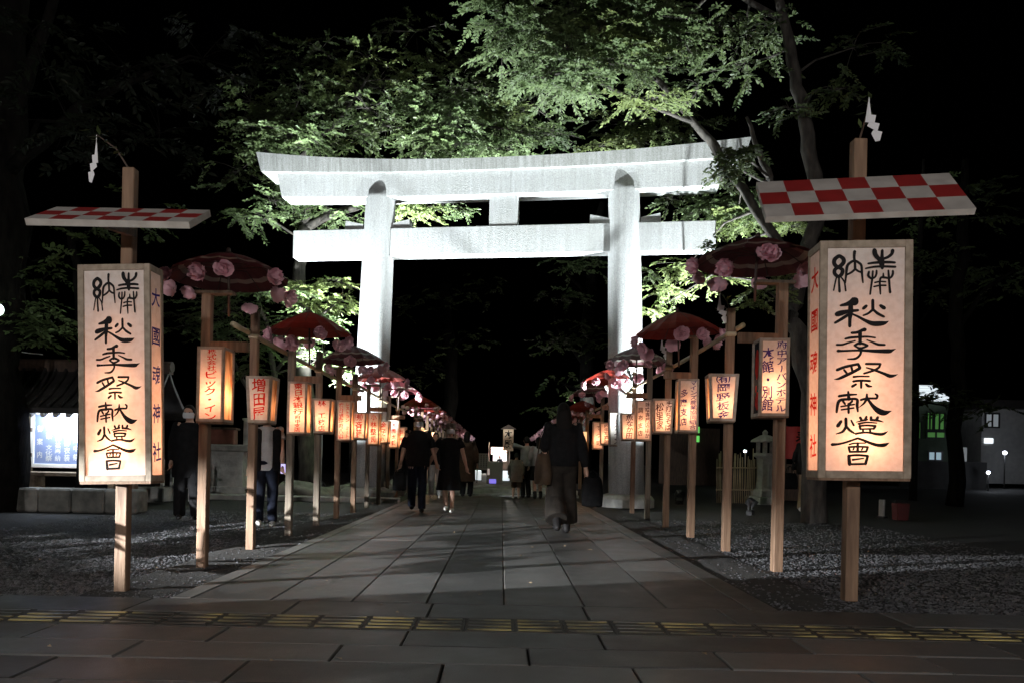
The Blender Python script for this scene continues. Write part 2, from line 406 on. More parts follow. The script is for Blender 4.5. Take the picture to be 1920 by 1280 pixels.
# loose pebbles on the gravel
def pebbles(n, area):
    V, Fc = [], []
    base = [(1,0,0), (.5,.87,0), (-.5,.87,0), (-1,0,0), (-.5,-.87,0), (.5,-.87,0), (.35,.2,.7), (-.4,.15,.75), (0,-.4,.65)]
    fs = [(0,1,6), (1,2,7), (1,7,6), (2,3,7), (3,4,8), (3,8,7), (4,5,8), (5,0,6), (5,6,8), (6,7,8)]
    for _ in range(n):
        x0, x1, y0, y1 = area[rnd.randrange(len(area))]
        y = y0 + (y1-y0) * rnd.random()**1.6; x = rnd.uniform(x0, x1)
        s = rnd.uniform(.007, .020); a = rnd.uniform(0, 6.28); ca, sa = cos(a), sin(a); sy = rnd.uniform(.6, 1); k = len(V)
        for p in base:
            q = (p[0]*s*rnd.uniform(.85, 1.15), p[1]*s*sy, p[2]*s*.8)
            V.append((x + q[0]*ca - q[1]*sa, y + q[0]*sa + q[1]*ca, -.034 + q[2]))
        Fc += [tuple(k+i for i in f) for f in fs]
    return V, Fc
M['pebble'] = mat('pebble', (.008, .008, .0085), (.11, .11, .116), 14, .45, lo=.3, hi=.7)
V, Fc = pebbles(36000, ((-6.5, -2.85, 5.2, 13.5), (2.5, 6.5, 5.2, 13.5), (-6.5, -2.85, 5.2, 9), (2.5, 6.5, 5.2, 9)))
V2, F2 = pebbles(1200, ((-2.9, -2.32, 5.2, 14), (2.0, 2.55, 5.2, 14)))
Fc += [tuple(i + len(V) for i in f) for f in F2]; V += [(x, y, z + .012) for x, y, z in V2]
tag(np_obj('gravel', V, Fc, M['pebble']), 'loose grey pebbles lying beside the stone path', 'gravel', kind='stuff')
V, Fc = [], []
for _ in range(70):
    x, y = rnd.uniform(-4.5, 4.5), rnd.uniform(3.0, 13); a = rnd.uniform(0, 6.28); l_ = rnd.uniform(.02, .05); k = len(V); d = Vector((cos(a), sin(a), 0)); n_ = Vector((-sin(a), cos(a), 0)) * .35
    V += [Vector((x, y, .006)), Vector((x, y, .008)) + d*l_*.5 + n_*l_ + Vector((0, 0, rnd.uniform(0, .012))), Vector((x, y, .008)) + d*l_, Vector((x, y, .006)) + d*l_*.5 - n_*l_ + Vector((0, 0, rnd.uniform(0, .012)))]; Fc.append((k, k+1, k+2, k+3))
M['dry_leaf'] = mat('dry_leaf', (.16, .10, .05), (.34, .27, .17), 3, .6)
tag(np_obj('fallen_leaves', V, Fc, M['dry_leaf']), 'small dry leaves scattered over the paving', 'leaves', kind='stuff')
# stone kerb and steps at the far end of the path
M['step'] = M['stone_pale']
for i, (y, z) in enumerate(((20.7, .05), (21.1, .17))):
    b = BM(); box(b, (-.1, y + .6, z - .06), (4.6, 1.2, .13), bev=.012); tag(fin('stone_step', b, M['step']), kind='structure')
b = BM(); box(b, (-.1, 32, .20), (4.4, 20.6, .05)); tag(fin('far_path', b, M['step']), kind='structure')

# ------------------------------------------------------------------ torii gate
TG = empty('torii_gate', (-.17, 17.27, 0), R(-8.1), 'tall floodlit white stone torii gate spanning the path', 'torii gate')
def arcbeam(name, x0, x1, i0, i1, zt, zb, ydep, m, ybot=None, seg=24):
    """beam along x with curved top zt(x), bottom zb(x); i0 / i1 slant the two ends"""
    b = BM(); rings = []
    ybot = ybot or ydep
    for i in range(seg + 1):
        t = i / seg
        xt = x0 + (x1 - x0) * t; xb = x0 + i0 + (x1 - x0 - i0 - i1) * t
        rings.append([b.verts.new(p) for p in ((xt, -ydep, zt(xt)), (xt, ydep, zt(xt)), (xb, ybot, zb(xb)), (xb, -ybot, zb(xb)))])
    for i in range(seg):
        for k in range(4): b.faces.new((rings[i][k], rings[i][(k+1) % 4], rings[i+1][(k+1) % 4], rings[i+1][k]))
    b.faces.new(list(reversed(rings[0]))); b.faces.new(rings[-1])
    bmesh.ops.recalc_face_normals(b, faces=b.faces)
    return fin(name, b, m, TG)
def stained(name, c0, c1, streak):
    m = mat(name, c0, c1, 60, .75, .45, bscale=45, lo=.4, hi=.6)
    nt = m.node_tree; N = nt.nodes; bs = N['Principled BSDF']
    src = bs.inputs['Base Color'].links[0].from_socket
    tc = N.new('ShaderNodeTexCoord'); res = src
    for sc_, st_, lo, hi, amt in ((3.0, (5, 1, .22), .38, .62, streak), (.9, (1, 1, 1.3), .35, .75, streak * .55)):
        mp = N.new('ShaderNodeMapping'); mp.inputs['Scale'].default_value = st_; lk(nt, tc.outputs['Object'], mp.inputs[0])
        nz = N.new('ShaderNodeTexNoise'); nz.inputs['Scale'].default_value = sc_; nz.inputs['Detail'].default_value = 9; nz.inputs['Roughness'].default_value = .7; lk(nt, mp.outputs[0], nz.inputs['Vector'])
        rp = N.new('ShaderNodeValToRGB'); rp.color_ramp.elements[0].position = lo; rp.color_ramp.elements[1].position = hi
        g = 1 - amt; rp.color_ramp.elements[0].color = (g, g*1.0, g*.97, 1); rp.color_ramp.elements[1].color = (1, 1, 1, 1); lk(nt, nz.outputs['Fac'], rp.inputs[0])
        mx = N.new('ShaderNodeMix'); mx.data_type = 'RGBA'; mx.blend_type = 'MULTIPLY'; mx.inputs[0].default_value = 1
        lk(nt, res, mx.inputs[6]); lk(nt, rp.outputs[0], mx.inputs[7]); res = mx.outputs[2]
    lk(nt, res, bs.inputs['Base Color'])
    return m
M['granite_stained'] = stained('stained_granite', (.25, .255, .25), (.38, .39, .39), .36)
M['granite'] = stained('granite_rain_marked', (.32, .33, .34), (.48, .49, .50), .17)
cv = lambda x, k: k * (abs(x + .2) / 5.8) ** 2.2 * (1 if x < 0 else .66)
for x0, x1, i0, i1 in ((-5.82, -.364, .11, 0), (-.36, 5.56, 0, .11)):
    arcbeam('kasagi_beam', x0, x1, i0, i1, lambda x: 7.87 + cv(x, .36), lambda x: 7.62 + cv(x, .16), .47, M['granite_stained'], .42)
for x0, x1, i0, i1 in ((-5.36, .296, .12, 0), (.30, 5.06, 0, .12)):
    arcbeam('shimaki_beam', x0, x1, i0, i1, lambda x: 7.617 + cv(x, .16), lambda x: 7.11 + cv(x, .10), .30, M['granite'], .27)
for s in (-1, 1):
    b = BM(); pr = [(0, .40), (1.5, .398), (3.4, .39), (5.0, .378), (6.4, .362), (7.12, .352), (7.30, .35)]
    rg = []
    n = 40
    for z, r in pr:
        cx = s * (3.07 - .17 * z / 6)
        rg.append([b.verts.new((cx + r*cos(2*pi*k/n), r*sin(2*pi*k/n), z)) for k in range(n)])
    for i in range(len(rg) - 1):
        for k in range(n): b.faces.new((rg[i][k], rg[i][(k+1) % n], rg[i+1][(k+1) % n], rg[i+1][k]))
    b.faces.new(rg[-1]); b.faces.new(list(reversed(rg[0])))
    o = fin('pillar', b, M['granite'], TG, True); o.data.polygons[-1].use_smooth = False; o.data.polygons[-2].use_smooth = False
    b = BM(); loft(b, [(s*3.07, 0, 0, .62, .62), (s*3.07, 0, .18, .62, .62), (s*3.07, 0, .26, .56, .56), (s*3.07, 0, .30, .45, .45)], 40)
    fin('base_stone', b, M['stone_pale'], TG)
    for q in (-1, 1):
        b = BM(); x0, x1 = s*2.9 + q*.35, s*2.9 + q*.80
        prism(b, [(x0, 6.413), (x1, 6.413), (x1 - q*.02, 6.62), (x0, 6.53)] if q > 0 else [(x1, 6.413), (x0, 6.413), (x0, 6.53), (x1 + .02, 6.62)], -.13, .13)
        bmesh.ops.recalc_face_normals(b, faces=b.faces); fin('wedge', b, M['granite'], TG)
b = BM()
for x0, x1 in ((-4.98, 4.9),): box(b, ((x0+x1)/2, 0, 6.08), (x1-x0, .34, .66), bev=.015)
fin('tie_beam', b, M['granite'], TG)
b = BM(); box(b, (.12, 0, 6.77), (.66, .30, .72), bev=.01); fin('centre_strut', b, M['granite'], TG)

# ------------------------------------------------------------------ writing
TXT = {}
def glyph(ch, bold=.014):
    if ch in TXT: return TXT[ch]
    cu = bpy.data.curves.new('g', 'FONT'); cu.body = ch; cu.size = 1; cu.resolution_u = 4; cu.offset = bold
    o = bpy.data.objects.new('g', cu); COL.objects.link(o)
    dg = bpy.context.evaluated_depsgraph_get(); me = bpy.data.meshes.new_from_object(o.evaluated_get(dg))
    V = [(v.co.x - .5, v.co.y - .36) for v in me.vertices]; Fc = [tuple(p.vertices) for p in me.polygons]
    bpy.data.objects.remove(o); bpy.data.curves.remove(cu); bpy.data.meshes.remove(me)
    TXT[ch] = (V, Fc); return V, Fc
def brush_column(V, Fc, text, xc, zt, zb, wid, y, hand=1.0):
    """characters of text down a column; hand = amount of hand-written unevenness"""
    n = len(text); h = (zt - zb) / n
    for i, ch in enumerate(text):
        if ch == ' ': continue
        gv, gf = glyph(ch); k = len(V)
        a = rnd.uniform(-.07, .07) * hand; sx = wid * rnd.uniform(.92, 1.06); sz = min(h * 1.04, wid * 1.15) * rnd.uniform(.93, 1.05)
        sk = rnd.uniform(.02, .14) * hand; zc = zt - h * (i + .5); dx = rnd.uniform(-.03, .03) * wid * hand
        p1, p2 = rnd.uniform(0, 6), rnd.uniform(0, 6)
        for gx, gy in gv:
            if ch == 'ー': gx, gy = gy * .9, -gx          # the long-vowel mark stands upright in vertical writing
            gy += .035 * hand * sin(gx * 5 + p1) + sk * gx; gx += .03 * hand * sin(gy * 5.5 + p2)
            X = gx*cos(a) - gy*sin(a); Z = gx*sin(a) + gy*cos(a)
            V.append((xc + dx + X*sx, y, zc + Z*sz))
        Fc += [tuple(k + j for j in f) for f in gf]

# the eight large brush characters, traced stroke by stroke: (x, y, width) in a 160 x 446 panel
def st(y0, *pts):
    k = 160 / 1862
    return [((p[0]*k), (y0 - 450 + p[1]*k), p[2]*k) for p in pts]
A, B_, C_, D_ = 455, 550, 660, 770
STROKES = [
 st(A,(345,275,70),(430,340,78),(435,430,80),(330,525,80),(245,450,78),(255,350,80),(345,275,70)),
 st(A,(330,530,60),(415,585,75),(400,680,75),(330,730,70),(255,665,72),(258,580,72),(330,530,60)),
 st(A,(295,740,30),(270,850,32),(235,1035,28)), st(A,(345,740,38),(350,900,42),(362,1060,52)), st(A,(380,735,28),(450,830,34),(470,900,32),(490,1045,36)),
 st(A,(668,185,62),(660,300,52),(672,410,52)),
 st(A,(478,875,30),(495,700,44),(515,510,56),(585,425,52),(670,392,52),(750,428,50),(812,500,48),(828,680,44),(848,870,30)),
 st(A,(675,410,48),(682,575,50)), st(A,(685,570,46),(610,640,44),(505,695,40)), st(A,(685,570,46),(750,620,42),(825,645,38)),
 st(A,(1083,165,88),(1100,260,92),(1170,350,80),(1235,420,100)), st(A,(1245,170,52),(1240,300,66),(1235,430,110),(1248,560,58)), st(A,(1460,175,72),(1440,250,62),(1360,320,55),(1250,360,50)),
 st(A,(955,455,40),(1080,438,50),(1240,430,56),(1400,430,52),(1508,440,46)), st(A,(900,562,32),(1050,530,42),(1240,520,46),(1520,533,46)),
 st(A,(972,630,40),(960,720,50),(1020,780,42),(1090,758,40),(1125,690,42),(1130,610,38)), st(A,(1052,620,36),(1042,780,40),(1020,950,38),(1000,1125,36)),
 st(A,(1375,610,36),(1388,780,46),(1402,950,44),(1416,1090,50)), st(A,(1468,620,42),(1465,700,46),(1410,775,42),(1300,765,46),(1225,765,44),(1200,850,40),(1205,980,42),(1215,1125,30)), st(A,(1270,660,22),(1272,760,54)),
 st(A,(1095,872,34),(1200,850,32),(1322,857,30)), st(A,(1078,960,34),(1200,936,36),(1325,936,36)),
 st(B_,(385,260,46),(510,232,78),(610,195,120),(680,160,165)), st(B_,(665,170,185),(672,178,185)), st(B_,(600,230,90),(590,430,96),(582,560,66),(580,715,62)),
 st(B_,(310,450,100),(400,425,104),(540,390,72),(750,368,52)), st(B_,(272,638,50),(400,560,60),(540,465,62)),
 st(B_,(610,440,38),(740,500,46),(900,590,62),(1050,655,92),(1200,660,98),(1310,645,70),(1395,606,5)),
 st(B_,(1055,150,58),(1060,365,62)), st(B_,(862,328,64),(922,275,62)), st(B_,(1218,270,62),(1295,322,78)), st(B_,(1045,370,50),(960,440,44),(862,480,36)), st(B_,(1078,365,48),(1160,440,56),(1290,512,48)),
 st(B_,(622,860,52),(740,848,56),(850,800,66),(895,790,82)), st(B_,(795,830,78),(800,1090,62)), st(B_,(488,988,40),(600,962,50),(800,948,44),(960,945,40),(1115,965,32)),
 st(B_,(310,1112,44),(430,1110,42),(560,1068,38),(695,1030,30)), st(B_,(932,1008,22),(1080,1070,40),(1180,1110,50),(1312,1118,46)),
 st(B_,(680,1130,42),(800,1078,52),(955,1130,46)), st(B_,(685,1132,36),(800,1192,46),(955,1138,40)),
 st(B_,(335,1245,62),(450,1245,44),(800,1235,46),(1100,1250,66),(1390,1255,84),(1470,1235,50),(1545,1203,5)), st(B_,(808,1190,60),(815,1290,46),(770,1370,48),(690,1418,46),(540,1424,24)),
 st(C_,(322,380,58),(500,312,56),(765,252,52)), st(C_,(760,250,52),(803,340,62)), st(C_,(803,340,60),(650,430,62),(450,530,60),(350,575,44),(258,590,6)), st(C_,(470,380,44),(525,452,46)), st(C_,(620,308,46),(642,395,48)),
 st(C_,(925,250,50),(1228,252,46)), st(C_,(1225,255,44),(1190,330,46),(1080,395,46),(885,460,42)), st(C_,(935,330,28),(1100,382,46),(1300,460,56),(1420,512,72),(1510,505,48),(1592,474,4)),
 st(C_,(668,532,46),(800,520,36),(992,522,34)), st(C_,(662,632,46),(820,612,46),(1012,622,46)), st(C_,(830,630,50),(830,772,42)), st(C_,(642,742,54),(722,692,46)), st(C_,(930,690,46),(980,732,56),(1060,742,22)),
 st(C_,(365,955,50),(550,925,52),(735,915,32)), st(C_,(560,855,40),(575,1020,72)), st(C_,(320,1305,46),(345,1120,60),(400,1040,56),(560,1020,52),(742,1022,52),(748,1150,60),(765,1290,36)),
 st(C_,(450,1060,44),(495,1125,44)), st(C_,(645,1060,44),(585,1125,44)), st(C_,(410,1182,34),(690,1132,34)), st(C_,(420,1252,34),(680,1210,34)), st(C_,(567,1120,48),(572,1320,46)),
 st(C_,(825,1035,46),(950,1003,46),(1155,1002,42)), st(C_,(1155,1002,42),(1168,940,48),(1125,905,34)), st(C_,(950,905,34),(948,1015,64)), st(C_,(940,1020,56),(890,1110,40),(782,1202,10)), st(C_,(968,1015,46),(1080,1170,74),(1200,1275,112),(1320,1315,104),(1468,1272,6)),
 st(D_,(347,325,76),(415,225,60)), st(D_,(515,165,60),(522,350,60)), st(D_,(518,345,58),(450,450,50),(308,502,20)), st(D_,(535,345,50),(600,420,52),(692,482,38)), st(D_,(625,200,34),(682,310,44)),
 st(D_,(725,242,12),(880,200,42),(960,182,42)), st(D_,(815,140,56),(842,190,50)), st(D_,(945,120,48),(920,190,60)), st(D_,(1040,130,54),(1040,190,56)), st(D_,(1182,130,54),(1152,192,60)), st(D_,(1030,190,46),(1180,202,46),(1302,236,14)),
 st(D_,(780,277,44),(950,245,36),(1160,257,24)), st(D_,(800,322,44),(960,310,42),(1132,322,46)), st(D_,(802,322,50),(822,392,48)), st(D_,(1132,322,52),(1100,384,46)), st(D_,(820,392,34),(1100,382,36)), st(D_,(872,395,40),(880,465,42)), st(D_,(1018,392,40),(1030,465,42)), st(D_,(722,495,46),(860,470,44),(1000,468,42),(1150,495,56),(1270,500,58),(1340,472,40),(1395,432,4)),
 st(D_,(232,735,66),(350,725,46),(500,690,42),(640,640,42),(765,592,44)), st(D_,(765,592,46),(900,640,52),(1050,702,58),(1200,742,68),(1330,732,72),(1425,684,5)),
 st(D_,(592,730,32),(700,702,32),(932,695,26)), st(D_,(767,700,50),(767,885,50)), st(D_,(575,787,40),(765,775,42),(982,782,40)), st(D_,(580,787,46),(605,892,48)), st(D_,(980,782,46),(945,885,44)), st(D_,(602,890,44),(942,882,44)), st(D_,(690,810,32),(672,842,34)), st(D_,(872,810,32),(850,842,34)),
 st(D_,(575,977,46),(770,960,46),(982,977,46)), st(D_,(582,977,62),(602,1162,76)), st(D_,(980,977,50),(932,1152,58)), st(D_,(602,1162,46),(932,1150,44)), st(D_,(662,1065,46),(892,1030,26)),
]
def brush_panel(mapxz, y, sc):
    V, Fc = [], []
    for si, s in enumerate(STROKES):
        pts = [np.array(p, float) for p in s]
        dense = []
        n = len(pts)
        for i in range(n - 1):
            p0 = pts[max(i-1, 0)]; p1 = pts[i]; p2 = pts[i+1]; p3 = pts[min(i+2, n-1)]
            for t in np.linspace(0, 1, 7)[:(7 if i == n-2 else 6)]:
                q = .5*((2*p1) + (-p0+p2)*t + (2*p0-5*p1+4*p2-p3)*t*t + (-p0+3*p1-3*p2+p3)*t**3)
                dense.append(q)
        yy = y - .00006 * si
        L, Rr = [], []
        m = len(dense)
        for i, q in enumerate(dense):
            d = dense[min(i+1, m-1)][:2] - dense[max(i-1, 0)][:2]; d /= (np.linalg.norm(d) + 1e-9)
            nn = np.array([-d[1], d[0]]) * max(q[2]*1.12, .3) / 2
            L.append(q[:2] + nn); Rr.append(q[:2] - nn)
        k = len(V)
        for a, c in zip(L, Rr):
            for p in (a, c):
                x, z = mapxz(p[0], p[1]); V.append((x, yy, z))
        for i in range(m - 1): Fc.append((k+2*i, k+2*i+1, k+2*i+3, k+2*i+2))
        for q, j in ((dense[0], 1), (dense[-1], 2)):           # rounded ends
            r = q[2] / 2
            if r < 1: continue
            k = len(V)
            for a in range(12):
                x, z = mapxz(q[0] + r*.98*cos(a*pi/6), q[1] + r*.98*sin(a*pi/6)); V.append((x, yy - .00002*j, z))
            Fc.append(tuple(range(k, k+12)))
    return V, Fc

# ------------------------------------------------------------------ the two big sign lanterns
def twig(parent, base, tip, n=9, name='twig'):
    b = BM(); tube(b, [base, (Vector(base)+Vector(tip))/2 + Vector((.02, 0, .03)), tip], [.008, .006, .003], 5)
    fin(name, b, M['wood_dark'], parent)
    V, Fc = [], []
    for i in range(n):
        p = Vector(base).lerp(Vector(tip), .35 + .65*rnd.random()) + Vector((rnd.uniform(-.06, .06), rnd.uniform(-.06, .06), rnd.uniform(-.03, .06)))
        d = Vector((rnd.uniform(-1, 1), rnd.uniform(-1, 1), rnd.uniform(-.8, .4))).normalized(); a, c = frame_of(d); k = len(V)
        V += [p, p + d*.04 + a*.016, p + d*.09, p + d*.04 - a*.016]; Fc.append((k, k+1, k+2, k+3))
    np_obj('leaves', V, Fc, M['leaf_dark'], parent)
def shide_mesh(b, L, mirror=1, thin=.002):
    """zig-zag folded paper streamer hanging from the origin, length L"""
    def q(pts, y): prism(b, [(mirror*x*L, z*L) for x, z in (pts if mirror > 0 else pts[::-1])], y - thin/2, y + thin/2)
    q([(-.012, 0), (.012, 0), (.014, -.12), (-.014, -.12)], 0)
    q([(-.014, -.12), (.014, -.12), (.06, -.42), (-.075, -.58)], .002)
    q([(-.075, -.58), (-.03, -.40), (.17, -.42), (.14, -.60)], .005)
    q([(-.02, -.66), (.03, -.56), (.26, -.60), (.21, -.78)], .009)
    q([(.08, -.82), (.13, -.74), (.33, -.78), (.28, -.98), (.18, -1.0)], .013)
    bmesh.ops.recalc_face_normals(b, faces=b.faces)

def sign(name_label, x, y, pw, ptop, L, roof, tilt, yaw, side_dir, side_ink, tscale, label_streamer, shpos, shL, mir):
    t = empty('lantern_sign', (x, y, -.03), 0, name_label, 'sign lantern', 'big sign lanterns flanking the path')
    zoff = .03
    b = BM(); box(b, (0, 0, (ptop + zoff)/2), (pw, pw*.9, ptop + zoff), bev=.006)
    fin('post', b, M['wood_knot'], t)
    # lantern box
    cx, cy, w_, d_, z0, z1 = L
    e = bpy.data.objects.new('lantern_box', None)
    H = z1 - z0; fw = .05 * (w_ / .6)
    b = BM(); fr = .022
    hx, hy = w_/2, d_/2
    for sx in (-1, 1):
        for sy in (-1, 1): box(b, (sx*(hx - fw/2), sy*(hy - fr/2), H/2), (fw, fr, H), bev=.003)
        for z in (fw/2, H - fw/2): box(b, (sx*(hx - fr/2), 0, z), (fr, d_ - 2*fr, fw), bev=.003)
    for sy in (-1, 1):
        for z in (fw/2, H - fw/2): box(b, (0, sy*(hy - fr/2), z), (w_ - 2*fw, fr, fw), bev=.003)
    fo = fin('lantern_frame', b, M['frame'], t, loc=(cx, cy, z0 + zoff), rot=(0, R(tilt), R(yaw)))
    def panel(nm, c, s, m):
        V = []; nx, nz = 10, 26; ax = 0 if s[0] > s[1] else 1
        for j in range(nz + 1):
            for i in range(nx + 1):
                p = [c[0], c[1], c[2]]; u = i/nx - .5
                p[ax] += u * s[ax]; p[2] += (j/nz - .5) * s[2]
                p[1-ax] += .003 * sin(i*1.7 + j*.9) * sin(j*1.3) * (0 < i < nx and 0 < j < nz)
                V.append(p)
        Fc = [(j*(nx+1)+i, j*(nx+1)+i+1, (j+1)*(nx+1)+i+1, (j+1)*(nx+1)+i) for j in range(nz) for i in range(nx)]
        return np_obj(nm, V, Fc, m, fo, True)
    panel('paper_panel', (0, -hy + .012, H/2), (w_ - 2*fw*.9, 0, H - 2*fw*.9), M['paper'])
    panel('paper_panel', (0, hy - .012, H/2), (w_ - 2*fw*.9, 0, H - 2*fw*.9), M['paper'])
    for sx in (-1, 1): panel('paper_panel', (sx*(hx - .012), 0, H/2), (0, d_ - .03, H - 2*fw*.9), M['paper'])
    b = BM(); box(b, (0, 0, -.009), (w_*.98, d_*.98, .018)); fin('base_board', b, M['wood'], fo)
    # writing on the front: strokes are in a 160 x 446 panel whose frame runs from x = -5 to 162
    fx = lambda px, py: (((px + tscale[0]) / 167 - .5) * w_ * tscale[1] + tscale[2], H - py / 446 * H)
    V, Fc = brush_panel(fx, -hy + .0065, 1)
    np_obj('black_writing', V, Fc, M['ink'], fo)
    V, Fc = [], []
    brush_column(V, Fc, '大國魂神社', 0, H*.945, H*.045, d_*.52 + .02, 0, .6)
    V = [(side_dir * (hx - .0065), side_dir * p[0], p[2]) for p in V]
    np_obj('side_writing', V, Fc, side_ink, fo)
    # bulb near the bottom; two weaker lights above are added to even the glow
    lamp('lantern_light', 'POINT', (0, d_*.12, H*.16), SIGN_W*.64, WARM, .045, fo)
    lamp('lantern_light', 'POINT', (0, d_*.15, H*.42), SIGN_W*.24, WARM, .045, fo)
    lamp('lantern_light', 'POINT', (0, d_*.15, H*.70), SIGN_W*.03, WARM, .045, fo)
    # chequered roof board
    rx0, rf, rb, rw, zf, zb = roof
    b = BM(); th = .045
    dv = Vector((0, rb - rf, zb - zf)); nrm = Vector((0, -dv.z, dv.y)).normalized() * th
    c = [Vector((-rw/2, rf, zf)), Vector((rw/2, rf, zf)), Vector((rw/2, rb, zb)), Vector((-rw/2, rb, zb))]
    tp = [b.verts.new(p) for p in c]; bt = [b.verts.new(p - nrm) for p in c]
    uvl = b.loops.layers.uv.new('UVMap')
    f = b.faces.new(tp); f.material_index = 0
    for lp, uv in zip(f.loops, ((0, 0), (7, 0), (7, 3), (0, 3))): lp[uvl].uv = (uv[0] + .0, uv[1] + .0)
    b.faces.new(list(reversed(bt))).material_index = 1
    for i in range(4): b.faces.new((tp[i], bt[i], bt[(i+1) % 4], tp[(i+1) % 4])).material_index = 1
    fin('roof_board', b, [M['checker'], M['checker_edge']], t, loc=(rx0[0], 0, zoff), rot=(0, R(rx0[2]), R(rx0[1])))
    b = BM(); zm = zf + (zb - zf) * .35
    box(b, (rx0[0]*.3, (rf+rb)/2*.6 - pw*.2, zm + zoff - .04), (.05, abs(rf+rb)/2 + .1, .05), rx=R(8)); fin('roof_bracket', b, M['wood_dark'], t)
    # paper streamer on a sprig at the post top
    s = empty('paper_streamer', (x + shpos[0], y + shpos[1], shpos[2]), 0, label_streamer, 'paper streamer', 'zigzag paper streamers')
    b = BM(); shide_mesh(b, shL, mir); fin('zigzag_paper', b, M['shide'], s)
    twig(s, (-shpos[0], -shpos[1], ptop - shpos[2] - .02), (0, 0, .005), 12)
    return t
SIGN_W = 14.5
sign('big lit sign lantern left of the path, blue side writing, nearly level checked roof', -2.77, 5.44, .086, 3.08,
     (.066, -.15, .515, .20, .794, 2.317), ((.095, 0, 0), -.49, -.14, 1.10, 2.547, 2.744), -1.7, -1.5, 1, M['blue_ink'], (9, .94, .012),
     'white zigzag paper streamer above the left checked roof', (-.24, -.03, 3.31), .345, -.55)
sign('big lit sign lantern right of the path, red side writing, steep checked roof', 2.715, 5.73, .10, 3.53,
     (-.057, -.205, .653, .28, .924, 2.655), ((-.06, -10, -.3), -.54, -.08, 1.38, 2.79, 3.21), -.6, -5, -1, M['red_ink'], (5, 1.0, 0),
     'white zigzag paper streamer above the right checked roof', (.06, -.03, 3.86), .345, 1)
# ------------------------------------------------------------------ rows of posts with lanterns and umbrellas
LEFT = [6.69 + 1.37*k for k in range(10)]
RIGHT = [7.22, 8.83, 10.41, 12.0, 13.6, 15.2, 16.8, 18.4, 19.9]
ORD = ['first', 'second', 'third', 'fourth', 'fifth', 'sixth', 'seventh', 'eighth', 'ninth', 'tenth']
# ---- posts
def post(x, y, h, sc, even, side, label):
    t = empty('wooden_post', (x, y, -.03), rnd.uniform(-.12, .12), label, 'post', 'wooden posts lining the path')
    wd = .084 * sc
    b = BM(); box(b, (0, 0, (h+.03)/2), (wd, wd, h+.03), bev=.007)
    fin('timber', b, M['wood_grey' if rnd.random() < .35 else 'wood'], t)
    inw = -side
    if not even:
        b = BM(); box(b, (inw*.17*sc, -.0, h*.81), (.42*sc, .045, .09*sc), bev=.004); fin('cross_block', b, M['wood'], t)
        b = BM(); box(b, (inw*.07*sc, 0, h + .012), (.34*sc, .11*sc, .03), bev=.003); fin('top_board', b, M['wood_grey'], t)
    else:
        b = BM(); box(b, (0, -.01, h - .25*sc), (wd*1.28, wd*1.28, .05), bev=.01); fin('rope_lashing', b, M['bamboo'], t)
    return t
